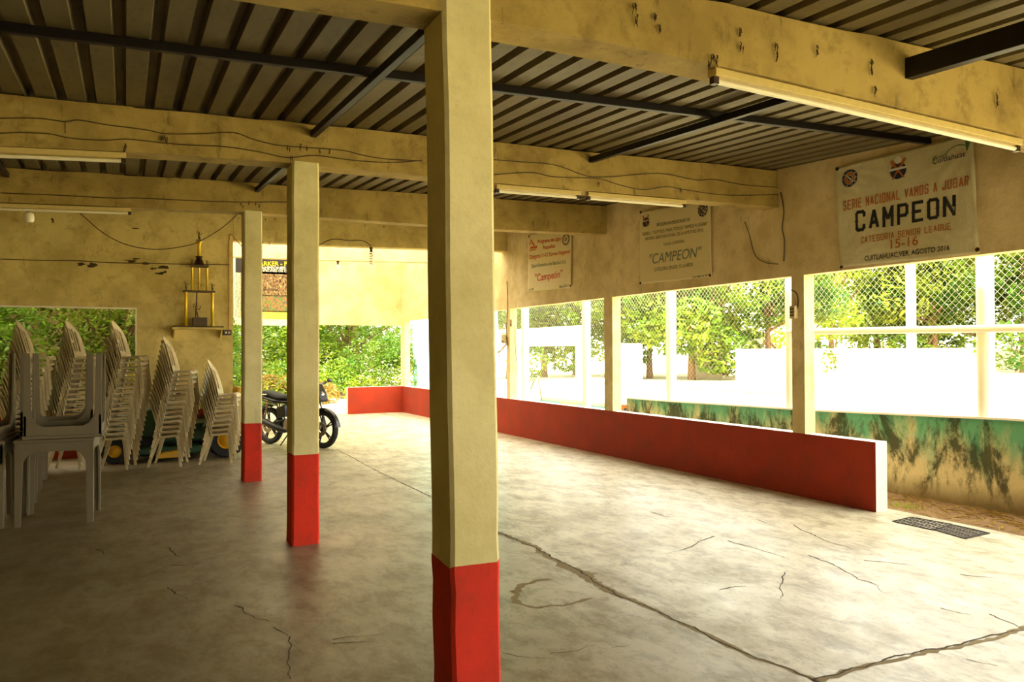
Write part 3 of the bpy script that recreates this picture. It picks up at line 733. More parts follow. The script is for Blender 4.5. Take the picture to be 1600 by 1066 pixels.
def block_word(word, a, b, h, wd, mat, parent, to, disp, eps=.004, notch=False):
    A = to(*a); B = to(*b); up1 = to(a[0], a[1]-h)-A; up2 = to(b[0], b[1]-h)-B; gap = .30
    wds = [(.35 if ch == 'I' else .55 if ch == ' ' else 1) for ch in word]; tot = sum(wds)+gap*(len(word)-1)
    L = (B-A).length; mb = MB(); hw = wd/2; H = up1.length; cur = 0; cw = 1/tot
    def W(p, q, e=0):
        u = p/L; P = A.lerp(B, u)+up1.lerp(up2, u)*(q/H); return disp(P, eps+e)
    for i, ch in enumerate(word):
        x0 = cur*cw; cell = wds[i]*cw*L; cur += wds[i]+gap
        for pl in GLY.get(ch, []):
            pts = [(x0*L+hw+x*(cell-wd), hw+y*(H-wd)) for x, y in pl]
            for (p1, q1), (p2, q2) in zip(pts, pts[1:]):
                dx, dz = p2-p1, q2-q1; l = math.hypot(dx, dz); dx /= l; dz /= l; nx_, nz_ = -dz*hw, dx*hw; ex, ez = dx*hw*.85, dz*hw*.85
                if ch in 'AMNVR' and abs(dx) > .05 and abs(dz) > .2: ex = ez = 0
                mb.add([W(p1-ex+nx_, q1-ez+nz_), W(p2+ex+nx_, q2+ez+nz_), W(p2+ex-nx_, q2+ez-nz_), W(p1-ex-nx_, q1-ez-nz_)], [(0,1,2,3)])
        if notch and ch in 'CEMPON':
            for xx in ((0, 1) if ch in 'MON' else (0,)):
                cx_ = x0*L+hw+xx*(cell-wd); mb.add([W(cx_-wd*.75, H*.5, 0), W(cx_, H*.5-hw, 0), W(cx_+wd*.75, H*.5, 0), W(cx_, H*.5+hw, 0)], [(0,1,2,3)])
    return mb.build('lettering', mat, parent, fix=False)
block_word('CAMPEON', k1(222,757), k1(950,635), 33, .030, M['ink_black'], b1, to1, disp1, notch=True)
block_word('SERIE NACIONAL VAMOS A JUGAR', k1(135,602), k1(1045,415), 15.5, .011, M['ink_orange'], b1, to1, disp1)
block_word('CATEGORIA SENIOR LEAGUE', k1(262,838), k1(915,735), 10.5, .008, M['ink_orange'], b1, to1, disp1)
letters('15-16', k1(475,875), k1(675,845), 14, M['ink_orange'], b1, to1, disp1, bold=.012)
letters('CUITLAHUAC,VER. AGOSTO 2016', k1(288,965), k1(903,885), 8, M['ink_black'], b1, to1, disp1, bold=.01)
letters('Cuitlahuac', k1(780,265), k1(1020,205), 9, M['ink_navy'], b1, to1, disp1)
letters('C', k1(780,268), k1(812,262), 13, M['ink_green'], b1, to1, disp1, eps=.005)
def stroke(mb, pix, wd, to, disp, eps):
    P = [to(*p) for p in pix]; n = len(P); L = []; R = []
    for i, p in enumerate(P):
        d = (P[min(i+1, n-1)]-P[max(i-1, 0)]).normalized(); nn = Vector((0, -d.z, d.y)) if abs(P[0].x-P[-1].x) < .05 else Vector((-d.z, 0, d.x))
        L.append(disp(p+nn*wd/2, eps)); R.append(disp(p-nn*wd/2, eps))
    mb.add(L+R, [(i, i+1, n+i+1, n+i) for i in range(n-1)])
e = MB(); stroke(e, [k1(*p) for p in ((820,215),(870,200),(900,160),(950,128),(1000,122),(1030,135))], .008, to1, disp1, .005)
for q in (((1030,165),(1022,90)), ((1032,165),(1052,85)), ((1030,165),(1036,88)), ((1026,140),(1040,110))): stroke(e, [k1(*p) for p in q], .010, to1, disp1, .0055)
e.build('emblem', M['ink_green'], b1, fix=False)
def seal(par, c, ry, rz, disp, name_mats):
    e = MB(); e.k = 0; disk(e, c, ry, rz, disp, .004, inner=.72)
    e.k = 1; disk(e, c, ry*.62, rz*.62, disp, .0045, inner=.6); e.k = 0; disk(e, c, ry*.30, rz*.30, disp, .005)
    e.k = 2
    for k in range(10):
        t = 2*PI*k/10; disk(e, c+Vector((0, ry*.86*math.cos(t), rz*.86*math.sin(t))), ry*.09, rz*.09, disp, .006, n=6)
    stroke2 = [(c+Vector((0, a*ry, b*rz))) for a, b in ((-.45, -.45), (.45, .45))]
    e.add([disp(stroke2[0]+Vector((0, 0, .01)), .006), disp(stroke2[1]+Vector((0, 0, .01)), .006), disp(stroke2[1]-Vector((0, 0, .01)), .006), disp(stroke2[0]-Vector((0, 0, .01)), .006)], [(0,1,2,3)])
    e.build('emblem', name_mats, par, fix=False)
c = to1(*k1(180, 365)); seal(b1, c, .088, .082, disp1, [M['ink_navy'], M['ink_orange'], M['ink_white']])
def bats(par, c, s, disp, mats):
    e = MB(); e.k = 0; disk(e, c-Vector((0, 0, s*.15)), s*.95, s*.85, disp, .004)
    e.k = 1
    for sg in (-1, 1):
        a = c+Vector((0, -sg*s*.85, s*1.0)); b = c+Vector((0, sg*s*.7, -s*1.0)); d = (b-a).normalized(); nn = Vector((0, -d.z, d.y))
        e.add([disp(a+nn*s*.18, .006), disp(a-nn*s*.18, .006), disp(b-nn*s*.06, .006), disp(b+nn*s*.06, .006)], [(0,1,2,3)])
    e.k = 2; disk(e, c+Vector((0, 0, s*.95)), s*.42, s*.38, disp, .0065, n=18)
    e.add([disp(c+Vector((0, a*s, b*s)), .007) for a, b in ((-1.1, .18), (1.1, .18), (1.1, -.06), (-1.1, -.06))], [(0,1,2,3)])
    e.build('emblem', mats, par, fix=False)
bats(b1, to1(*k1(530, 300)), .085, disp1, [M['ink_navy'], M['ink_orange'], M['ink_white']])
bolts([to1(*k1(90,298)), to1(*k1(1055,45)), to1(*k1(1108,882)), to1(*k1(122,1010))], b1, disp1, .018)

# second banner
C2 = [Vector((XW-.012, 8.50, 3.32)), Vector((XW-.012, 7.115, 3.235)), Vector((XW-.012, 7.10, 2.335)), Vector((XW-.012, 8.51, 2.358))]
def disp2(P, eps):
    yy = 8.5-P.y; zz = P.z-2.34; d = 0
    for cy, cz, k in ((1.4, 0, 22), (0, .9, 20), (0, 0, 18)):
        dy, dz = yy-cy, zz-cz; rr = math.hypot(dy, dz); t = math.atan2(dz, dy); d += .006*math.cos(t*k)*math.exp(-((rr-.25)/.28)**2)
    return Vector((XW-.018-eps-abs(d)*1.2, P.y, P.z))
b2 = wall_banner(C2, M['vinyl2'], 'middle banner of the right wall, reading CAMPEON in grey letters', XW, disp2)
def k2(a, b): return (990+a/6.664, 300+b/6.664)
for s_t, a, b, h, m_, sh_ in (('PROGRAMA MEXICANO DE', (250,362), (592,302), 5.2, 'ink_brown', 0), ('BEISBOL Y SOFTBOL PARA TODOS "VAMOS A JUGAR"', (100,460), (775,345), 5.2, 'ink_brown', 0),
    ('PRIMERA SERIE NACIONAL DE LA AMISTAD 2015.', (130,508), (735,410), 5.0, 'ink_brown', 0), ('TANGA-CORDOBA.', (312,565), (535,525), 4.6, 'ink_brown', 0),
    ('"CAMPEON"', (175,755), (715,672), 15.5, 'ink_grey', .2), ('CATEGORIA SENIOR, 15-16 AÑOS.', (220,830), (630,772), 5.6, 'ink_brown', 0), ('CIUDAD MENDOZA, VER.', (615,900), (775,880), 2.8, 'ink_brown', 0)):
    letters(s_t, k2(*a), k2(*b), h, M[m_], b2, to1, disp2, shear=sh_, bold=0)
seal(b2, to1(*k2(725,185)), .088, .082, disp2, [M['ink_navy'], M['ink_brown'], M['vinyl2']])
bats(b2, to1(*k2(135,305)), .075, disp2, [M['ink_navy'], M['ink_orange'], M['vinyl2']])
bolts([to1(*k2(82,212)), to1(*k2(80,950)), to1(*k2(803,870))], b2, disp2, .017)
# third banner
C3 = [Vector((XW-.012, 11.70, 3.45)), Vector((XW-.012, 10.27, 3.39)), Vector((XW-.012, 10.29, 2.445)), Vector((XW-.012, 11.72, 2.475))]
def disp3(P, eps):
    yy = 11.7-P.y; zz = P.z-2.45; rr = math.hypot(yy-1.42, zz); t = math.atan2(zz, yy-1.42)
    return Vector((XW-.018-eps-abs(.007*math.cos(t*20)*math.exp(-((rr-.3)/.3)**2)), P.y, P.z))
b3 = wall_banner(C3, M['vinyl2'], 'smallest, farthest right-wall banner, with orange red lettering', XW, disp3)
def k3(a, b): return (810+a/8.88, 350+b/8.88)
for s_t, a, b, h, m_ in (('Programa de Ligas', (275,275), (595,225), 6, 'ink_red'), ('Pequeñas', (345,355), (515,325), 6, 'ink_red'), ('Categoria 11-12 Torneo Regional', (155,490), (720,405), 6, 'ink_red'),
    ('Sport Rotativos de Beisbol S.A.', (190,610), (670,545), 5.4, 'ink_grey'), ('"Campeón"', (235,800), (620,735), 11, 'ink_red'), ('Abril 2017', (575,888), (705,873), 4, 'ink_brown'), ('2 DE', (145,938), (220,915), 3.4, 'ink_brown')):
    letters(s_t, k3(*a), k3(*b), h, M[m_], b3, to1, disp3, bold=.01)
seal(b3, to1(*k3(665,215)), .11, .09, disp3, [M['ink_brown'], M['vinyl2'], M['vinyl2']])
e = MB(); q3 = [k3(*p) for p in ((160,290),(185,225),(200,265),(225,300))]; stroke(e, q3, .03, to1, disp3, .004); stroke(e, [k3(165,375), k3(250,350)], .012, to1, disp3, .004); stroke(e, [k3(170,335), k3(262,318)], .03, to1, disp3, .004)
e.build('emblem', M['ink_red'], b3, fix=False)
bolts([to1(*k3(155,175)), to1(*k3(730,860))], b3, disp3, .016)

# printed board on the far wall
YM = YB-.10
def toM(a, b): return onY(a, b, YM)
def dispM(P, eps): return Vector((P.x, YM-eps, P.z))
m0 = toM(365, 508); m1 = toM(482, 400)
bt = empty('printed_board', (m0.x, YM, m0.z), 0, 'white framed board with team photos behind the two far columns', 'board')
inv = bt.matrix_basis.inverted
def rect(name, a, b, eps, mat, dep=.006):
    A = toM(*a); B = toM(*b); mb_ = MB(); o_ = Vector(bt.location)
    mb_.box((A.x-o_.x, -eps-dep, B.z-o_.z), (B.x-o_.x, -eps, A.z-o_.z)); return mb_.build(name, mat, bt)
fr_ = rect('board_back', (365, 508), (482, 397), -.09, M['ply'], .09)
rect('photo_header', (368, 426), (476, 402), .0, M['dark_print'])
rect('name_list', (367.5, 496), (376, 426), .0, M['list'])
rect('team_photo', (400, 462), (476, 427), .0, M['photo1'])
rect('team_photo', (400, 487), (476, 463), .0, M['photo2'])
rect('gold_band', (376, 498), (476, 487), .0, M['photo3'])
rect('photo_side', (376, 487), (400, 426), .0, M['photo2'])
def kM(a, b): return (350+a/6.664, 360+b/6.664)
bpy.context.view_layer.update()
letters('PARKER - PUEBLA', kM(335,368), kM(850,372), 6.6, M['ink_yellow'], bt, toM, dispM, bold=.02, eps=.009)
letters('CAMPEONES DE LIGA', kM(350,404), kM(840,410), 4.2, M['ink_white'], bt, toM, dispM, bold=.02, eps=.009)
letters('CAMPEONES DE CAMPEONES', kM(330,430), kM(845,440), 3.6, M['ink_white'], bt, toM, dispM, bold=.01, eps=.009)

# ------------------------------------------------------------ plastic chairs
def make_chair():
    t = empty('plastic_chair')
    b = MB(); nx_, ny_ = 10, 10
    def S(i, j, dz):
        u = i/nx_; v = j/ny_*2-1
        x = -.13+.30*u; hw_ = .185+.02*u
        z = .392+.02*u+.012*v*v-.012*math.sin(u*PI)
        if u > .85: z -= (u-.85)**2*1.1
        return (x, v*hw_, z+dz)
    for dz in (0, -.012):
        b.add([S(i, j, dz) for i in range(nx_+1) for j in range(ny_+1)], [(i*(ny_+1)+j, (i+1)*(ny_+1)+j, (i+1)*(ny_+1)+j+1, i*(ny_+1)+j+1) for i in range(nx_) for j in range(ny_)])
    per = [(i, 0) for i in range(nx_+1)]+[(nx_, j) for j in range(1, ny_+1)]+[(i, ny_) for i in range(nx_-1, -1, -1)]
    q = []
    for i, j in per:
        p_ = Vector(S(i, j, .002)); o_ = Vector((p_.x*1.03+.004, p_.y*1.05, p_.z-.030)); q += [p_, o_]
    n = len(per); b.add(q, [(2*k, 2*k+2, 2*k+3, 2*k+1) for k in range(n-1)])
    seat = b.build('seat', M['plastic'], t, smooth=True); md = seat.modifiers.new('t', 'SOLIDIFY'); md.thickness = .005
    b = MB(); A, B = 16, 14; vs = []; fs = []
    for j in range(B+1):
        s = j/B
        for i in range(A+1):
            v = i/A*2-1
            hw_ = .218-.015*s+.008*math.sin(s*PI)
            z = .37+s*(.50-.15*abs(v)**2.2)
            zz = (z-.37)/.5
            x = -.105-.125*zz**1.25+.055*v*v*(1-.3*zz)
            vs.append((x, v*hw_*(1-.12*max(0, s-.75)*4), z))
    for j in range(B):
        for i in range(A):
            if 3 <= j <= 10 and i in (3, 5, 7, 8, 10, 12): 
                if not (i in (7, 8) and j in (6,)): continue
            fs.append((j*(A+1)+i, j*(A+1)+i+1, (j+1)*(A+1)+i+1, (j+1)*(A+1)+i))
    b.add(vs, fs)
    bk = b.build('backrest', M['plastic'], t, smooth=True); md = bk.modifiers.new('t', 'SOLIDIFY'); md.thickness = .007; md.offset = 0
    for sy in (-1, 1):
        def leg(P, W):
            b = MB(); vs = []
            for (x, y, z), (wx_, wy_) in zip(P, W): vs += [(x-wx_, sy*(y-wy_), z), (x+wx_, sy*(y-wy_), z), (x+wx_, sy*(y+wy_), z), (x-wx_, sy*(y+wy_), z)]
            m = len(P); b.add(vs, [(k*4+a, k*4+(a+1)%4, (k+1)*4+(a+1)%4, (k+1)*4+a) for k in range(m-1) for a in range(4)]+[(0,1,2,3), tuple((m-1)*4+a for a in range(4))])
            return b.build('leg', M['plastic'], t, smooth=True)
        leg([(.140,.198,.405), (.158,.202,.36), (.170,.205,.25), (.185,.21,.10), (.20,.215,0)], [(.022,.006), (.013,.007), (.011,.009), (.011,.012), (.013,.016)])
        leg([(-.085,.165,.40), (-.10,.168,.33), (-.125,.175,.23), (-.165,.19,.10), (-.20,.20,0)], [(.03,.008), (.024,.009), (.018,.010), (.015,.012), (.014,.014)])
    return t
chair0 = make_chair(); first = True
ORD = ['lowest', 'second', 'third', 'fourth', 'fifth', 'sixth', 'seventh', 'eighth', 'ninth', 'tenth', 'eleventh', 'twelfth', 'thirteenth', 'fourteenth', 'fifteenth', 'sixteenth', 'seventeenth']
STK = [(1.12, 11.22, 9, -.24, 'short stack beside the farthest column', .064, 'chairs of the short stack'),
       (.51, 11.26, 14, -.25, 'second stack from the right, below the trophy', .064, 'chairs of the stack below the trophy'),
       (-.12, 11.27, 17, -.25, 'tall stack at the leafy opening\'s corner', .064, 'chairs of the stack at the opening corner'),
       (-.64, 11.38, 17, -.24, 'tall stack seen between upturned table legs', .064, 'chairs of the stack behind the near tables'),
       (-1.19, 11.45, 17, -.10, 'leftmost tall stack behind the tables', .064, 'chairs of the leftmost stack')]
for x, y, n_, rz, where, pt, grp in STK:
    for k in range(n_):
        if first: c = chair0; first = False
        else: c = copy_tree(chair0)
        jit = random.Random(int(x*100)+k)
        c.location = (x+(.012*k)*math.cos(rz)+jit.uniform(-.004, .004), y+(.012*k)*math.sin(rz), k*pt)
        c.rotation_euler = (0, 0, rz+jit.uniform(-.02, .02))
        pos = 'lowest' if k == 0 else ('topmost' if k == n_-1 else ORD[k]+' from floor')
        tag(c, 'beige plastic chair, %s, %s' % (pos, where), 'chair', grp)

# ------------------------------------------------------------ tables
def make_table():
    t = empty('plastic_table'); H = .735; W = .295
    b = MB(); b.box((-W-.01, -W-.01, H-.03), (W+.01, W+.01, H)); b.build('tabletop', M['table'], t, bevel=.008)
    def apron(rz):
        b = MB(); poly = [(-W, H-.03), (W, H-.03), (W, H-.20), (W-.05, H-.20), (W-.10, H-.13), (W-.14, H-.105), (-W+.14, H-.105), (-W+.10, H-.13), (-W+.05, H-.20), (-W, H-.20)]
        b.prism(poly, -W+.004, -W+.022, 'Y'); b.xf(Matrix.Rotation(rz, 4, 'Z')); b.build('apron', M['table'], t)
    for k in range(4): apron(k*PI/2)
    for sx in (-1, 1):
        for sy in (-1, 1):
            b = MB(); a = W; c = W-.062; d = W-.045
            vs = [(sx*a, sy*a), (sx*c, sy*a), (sx*c, sy*(a-.02)), (sx*(a-.02), sy*(a-.02)), (sx*(a-.02), sy*c), (sx*a, sy*c)]
            lo = [(x*1.0, y*1.0) for x, y in vs]
            n = 6; b.add([(x, y, H-.03) for x, y in vs]+[(sx*a-(sx*a-x)*.75, sy*a-(sy*a-y)*.75, 0) for x, y in lo], [tuple(range(n)), tuple(range(2*n-1, n-1, -1))]+[(i, (i+1)%n, n+(i+1)%n, n+i) for i in range(n)])
            b.build('leg', M['table'], t)
    return t
tb0 = make_table(); firstT = True
def place_table(x, y, rz, up_, lab):
    global firstT
    if firstT: c = tb0; firstT = False
    else: c = copy_tree(tb0)
    if up_: c.location = (x, y, 0); c.rotation_euler = (0, 0, rz)
    else: c.location = (x, y, .737+.735); c.rotation_euler = (PI, 0, rz)
    tag(c, lab, 'table', 'grey plastic tables stored in two rows')
RZ = -.075
place_table(-.520, 8.06, RZ, True, 'grey plastic table standing upright at the front of the right table row')
place_table(-.470, 8.06, -.03, False, 'upturned grey table on the front table of the right row')
place_table(-.545, 8.70, RZ*.6, True, 'second upright grey table of the right row, behind the front one')
place_table(-.585, 8.72, .06, False, 'upturned grey table on the second table of the right row')
place_table(-.545, 9.33, 0, True, 'third upright grey table of the right row, mostly hidden')
place_table(-.56, 10.3, 0, True, 'last upright grey table of the right row, before the chair stacks')
place_table(-1.19, 8.12, RZ, True, 'grey plastic table standing upright at the front of the left edge row')
place_table(-1.22, 8.10, -.12, False, 'upturned grey table on the front table of the left edge row')
place_table(-1.22, 8.80, 0, True, 'second upright grey table of the left edge row')

# ------------------------------------------------------------ riding mower behind the stacks
mw = empty('riding_mower', (.60, 12.06, 0), 0, 'dark green riding mower with yellow wheels behind the chair stacks', 'lawn mower')
def wheel(par, x, y, r, w_, hub):
    wv = MB(); wv.lathe([(r*.50, -w_/2), (r*.9, -w_/2), (r, -w_*.3), (r, w_*.3), (r*.9, w_/2), (r*.50, w_/2), (r*.50, -w_/2)], (x, y, r), 'Y', 28)
    for k in range(24):
        a = 2*PI*k/24; wv.box((x+r*.97*math.cos(a)-.012, y-w_*.42, r+r*.97*math.sin(a)-.012), (x+r*.97*math.cos(a)+.012, y+w_*.42, r+r*.97*math.sin(a)+.012))
    wo = wv.build('wheel', M['black'], par, smooth=True)
    h_ = MB(); h_.lathe([(.02, -w_*.5), (r*.22, -w_*.46), (r*.42, -w_*.25), (r*.5, -w_*.42), (r*.5, w_*.42), (r*.02, w_*.42)], (x, y, r), 'Y', 24); h_.build('hub', hub, wo, smooth=True)
for sy in (-.36, .36):
    wheel(mw, .68, sy*.95, .25, .20, M['yellow']); wheel(mw, -.72, sy*.95, .165, .14, M['yellow'])
b = MB(); b.prism([(-.95, .30), (-.93, .52), (-.80, .62), (-.30, .70), (-.12, .70), (-.10, .30)], -.20, .20); b.build('hood', M['green_body'], mw, bevel=.03)
b = MB(); b.prism([(-.20, .24), (-.20, .40), (.20, .40), (.28, .50), (1.0, .52), (1.04, .42), (.98, .30), (.40, .24)], -.30, .30); b.build('rear_body', M['green_body'], mw, bevel=.03)
for sy in (-1, 1):
    b = MB(); b.prism([(.36, .44), (.44, .56), (.88, .58), (1.0, .46), (.94, .44), (.86, .52), (.5, .52), (.42, .42)], sy*.30, sy*.46); b.build('fender', M['green_body'], mw, bevel=.01)
b = MB(); b.prism([(.42, .56), (.44, .64), (.78, .66), (.84, .98), (.92, .98), (.88, .58)], -.22, .22); b.build('seat', M['yellow'], mw, bevel=.03)
b = MB(); b.prism([(-.42, .08), (-.48, .14), (-.42, .20), (.34, .20), (.40, .14), (.34, .08)], -.40, .40); b.build('cutting_deck', M['green_body'], mw, bevel=.03)
b = MB(); b.prism([(-.22, .05), (-.24, .10), (-.12, .13), (.08, .15), (.14, .09), (.10, .05)], -.52, -.40); b.build('discharge_chute', M['yellow'], mw, bevel=.015)
b = MB(); b.tube([(-.14, 0, .68), (.04, 0, .84)], .018, 8); b.build('steering_column', M['black'], mw)
b = MB(); b.tube([(.04+.10*math.cos(t)*.6, .17*math.sin(t), .85+.10*math.cos(t)*.7) for t in [2*PI*k/20 for k in range(21)]], .014, 6); b.build('steering_wheel', M['black'], mw, smooth=True)
b = MB(); b.box((-.965, -.15, .36), (-.935, .15, .54)); b.build('grille', M['black'], mw)
b = MB(); b.tube([(-.72, -.34, .165), (-.72, .34, .165)], .025, 8); b.tube([(.68, -.30, .25), (.68, .30, .25)], .03, 8); b.box((-.85, -.12, .16), (.9, .12, .32)); b.build('chassis', M['black'], mw)

# ------------------------------------------------------------ motorcycle
rw = onZ(422, 693.5); fwp = onZ(505, 700.5)
d = (fwp-rw); mid = (rw+fwp)/2; WB = d.length/2
mo = empty('motorcycle', (mid.x, mid.y, 0), math.atan2(d.y, d.x), 'small black motorcycle with red tail light parked behind the middle column', 'motorcycle')
R = .295
def mwheel(x):
    b = MB(); b.lathe([(R*.80, -.035), (R*.93, -.045), (R, -.018), (R, .018), (R*.93, .045), (R*.80, .035), (R*.80, -.035)], (x, 0, R), 'Y', 40)
    o = b.build('wheel', M['black'], mo, smooth=True)
    b = MB(); b.lathe([(R*.72, -.022), (R*.81, -.032), (R*.81, .032), (R*.72, .022), (R*.72, -.022)], (x, 0, R), 'Y', 40)
    b.lathe([(.03, -.05), (.045, -.03), (.045, .03), (.03, .05)], (x, 0, R), 'Y', 18)
    for k in range(5):
        a = 2*PI*k/5+.5
        for da in (-.10, .10):
            b.tube([(x+.035*math.cos(a), 0, R+.035*math.sin(a)), (x+R*.75*math.cos(a+da), 0, R+R*.75*math.sin(a+da))], [.014, .011], 6)
    b.build('rim', M['alloy'], o, smooth=True)
    b = MB(); b.lathe([(.05, -.052), (.11, -.052), (.11, -.046), (.05, -.046), (.05, -.052)], (x, 0, R), 'Y', 24)
    b.build('brake_disc', M['silver'], o, smooth=True); return o
mwheel(-WB); mwheel(WB)
fx = WB
for sy in (-.075, .075):
    b = MB(); b.tube([(fx, sy, R), (fx-.10, sy, .56)], .027, 10); b.tube([(fx-.09, sy, .54), (fx-.20, sy, .92)], .018, 10); b.build('fork_leg', M['silver'], mo, smooth=True)
def arcpoly(cx, cz, r0, r1, a0, a1, n=14):
    A = [(cx+r1*math.cos(a0+(a1-a0)*k/n), cz+r1*math.sin(a0+(a1-a0)*k/n)) for k in range(n+1)]
    return A+[(cx+r0*math.cos(a0+(a1-a0)*k/n), cz+r0*math.sin(a0+(a1-a0)*k/n)) for k in range(n, -1, -1)]
def arcband(mb, cx, cz, r, a0, a1, hw_, n=14, t=.006, curve=.02):
    for k in range(n):
        A0 = a0+(a1-a0)*k/n; A1 = a0+(a1-a0)*(k+1)/n
        for (ya, yb, da, db) in ((-hw_, -hw_*.5, curve, 0), (-hw_*.5, hw_*.5, 0, 0), (hw_*.5, hw_, 0, curve)):
            q = []
            for rr in (0, t):
                for ang in (A0, A1):
                    for yy, dd in ((ya, da), (yb, db)):
                        q.append((cx+(r-dd+rr)*math.cos(ang), yy, cz+(r-dd+rr)*math.sin(ang)))
            mb.hexa([q[0], q[2], q[3], q[1], q[4], q[6], q[7], q[5]])
b = MB(); arcband(b, fx, R, R+.025, .12, 2.3, .065); b.build('front_fender', M['bikeblack'], mo, smooth=True)
b = MB(); arcband(b, -fx, R, R+.045, 1.2, 2.75, .075); b.box((-fx-.33, -.06, .42), (-fx-.27, .06, .60)); b.build('rear_fender', M['bikeblack'], mo, smooth=True)
# headlight cowl
b = MB(); b.prism([(fx-.19, .74), (fx-.02, .70), (fx+.03, .72), (fx-.02, .86), (fx-.10, .98), (fx-.17, 1.02), (fx-.22, .92)], -.10, .10); cw = b.build('headlight_cowl', M['bikeblack'], mo, bevel=.03)
b = MB(); b.ball((fx-.035, 0, .80), .07, 12, 8, (.5, 1, 1)); b.build('headlight', M['chrome'], cw, smooth=True)
b = MB(); b.tube([(fx-.34, -.36, .98), (fx-.24, -.28, 1.0), (fx-.2, -.12, .96), (fx-.2, .12, .96), (fx-.24, .28, 1.0), (fx-.34, .36, .98)], .013, 8); b.build('handlebar', M['bikeblack'], mo, smooth=True)
for sy in (-1, 1):
    b = MB(); b.tube([(fx-.26, sy*.27, 1.0), (fx-.22, sy*.33, 1.02)], .006, 6); b.ball((fx-.22, sy*.35, 1.03), .045, 10, 6, (.35, 1.1, .8)); b.build('mirror', M['bikeblack'], mo, smooth=True)
    b = MB(); b.tube([(fx-.24, sy*.29, .995), (fx-.36, sy*.37, .978)], .019, 8); b.build('grip', M['black'], mo, smooth=True)
# tank, seat, tail
def loft(name, secs, mat, n=12, pow_=2.4):
    b = MB(); vs = []
    for (x, zc, hy, hz) in secs:
        for k in range(n):
            t = 2*PI*k/n; c_, s_ = math.cos(t), math.sin(t)
            vs.append((x, hy*math.copysign(abs(c_)**(2/pow_), c_), zc+hz*math.copysign(abs(s_)**(2/pow_), s_)))
    m = len(secs)
    b.add(vs, [(i*n+k, i*n+(k+1)%n, (i+1)*n+(k+1)%n, (i+1)*n+k) for i in range(m-1) for k in range(n)]+[tuple(range(n)), tuple((m-1)*n+k for k in range(n))])
    return b.build(name, mat, mo, smooth=True)
loft('fuel_tank', [(fx-.26, .80, .05, .05), (fx-.32, .83, .11, .09), (fx-.45, .84, .14, .11), (fx-.60, .81, .12, .09), (fx-.70, .77, .07, .05)], M['bikeblack'])
loft('seat', [(fx-.62, .75, .07, .03), (fx-.72, .755, .11, .045), (fx-.92, .755, .13, .05), (-fx+.12, .79, .12, .055), (-fx-.06, .82, .10, .045), (-fx-.14, .83, .07, .02)], M['black'])
loft('tail_fairing', [(fx-.62, .69, .08, .04), (-fx+.15, .71, .10, .045), (-fx-.10, .76, .09, .04), (-fx-.22, .79, .06, .03)], M['bikeblack'])
b = MB(); b.ball((-fx-.22, 0, .77), .05, 10, 6, (.6, 1.2, .9)); b.build('tail_light', M['redlamp'], mo, smooth=True)
for sy in (-1, 1):
    b = MB(); b.tube([(-fx-.18, sy*.05, .73), (-fx-.19, sy*.14, .73)], .007, 6); b.ball((-fx-.19, sy*.17, .73), .032, 8, 6, (.9, 1.3, .8)); b.build('turn_signal', M['redlamp'], mo, smooth=True)
b = MB(); b.tube([(-fx-.25, .09, .80), (-fx-.26, .0, .86), (-fx-.25, -.09, .80)], .01, 6); b.tube([(-fx-.25, .09, .80), (-fx+.05, .11, .80)], .01, 6); b.tube([(-fx-.25, -.09, .80), (-fx+.05, -.11, .80)], .01, 6); b.build('grab_rail', M['chrome'], mo, smooth=True)
# frame, engine
b = MB()
b.tube([(fx-.18, 0, .86), (fx-.30, 0, .60), (fx-.40, 0, .30), (-.05, 0, .25), (-.12, 0, .48)], .018, 8)
b.tube([(fx-.20, 0, .80), (-.05, 0, .68), (-fx+.1, 0, .68)], .02, 8)
for sy in (-.1, .1): b.tube([(-.12, sy, .42), (-fx-.02, sy, R)], .018, 8); b.tube([(-.12, sy, .40), (-fx+.25, sy, .66), (-fx-.05, sy, .70)], .012, 8)
b.build('frame', M['alloy'], mo, smooth=True, fix=False)
b = MB(); b.box((-.14, -.12, .24), (.20, .12, .42)); b.lathe([(.11, -.14), (.11, .14)], (-.02, 0, .34), 'Y', 20); eg = b.build('engine', M['silver'], mo, bevel=.02)
b = MB()
for k in range(8): b.box((.03, -.085, .42+k*.024), (.19, .085, .432+k*.024))
b.box((.06, -.06, .42), (.16, .06, .64)); b.build('cylinder_fins', M['alloy'], eg)
for sy in (-.13, .13):
    b = MB(); b.tube([(-fx-.0, sy, R+.05), (-fx+.10, sy, .70)], .014, 8); b.tube([(-fx+.0+.09*k/9, sy+.028*math.cos(k*1.9), .40+.25*k/40) if False else (-fx+.01+.08*(k/36), sy+.024*math.cos(k*1.2), R+.10+.28*(k/36)) for k in range(37)], .005, 5); b.build('shock_absorber', M['chrome'], mo, smooth=True, fix=False)
b = MB(); b.tube([(.17, -.08, .48), (.26, -.12, .38), (.18, -.14, .24), (-.1, -.15, .24)], .018, 8); b.tube([(-.08, -.15, .24), (-.2, -.16, .27), (-fx-.02, -.18, .40), (-fx-.10, -.18, .42)], [.03, .048, .052, .046], 14); b.build('exhaust', M['alloy'], mo, smooth=True, fix=False)
b = MB(); b.tube([(-.02, .20, .24), (-.02, -.24, .24)], .014, 8); b.tube([(-.02, -.10, .24), (-.13, -.20, .02)], .011, 6); b.build('foot_pegs', M['black'], mo, smooth=True)
b = MB(); b.prism([(-.10, .46), (-.28, .44), (-.32, .60), (-.12, .66)], -.13, .13); b.build('side_panel', M['bikeblack'], mo, bevel=.02)

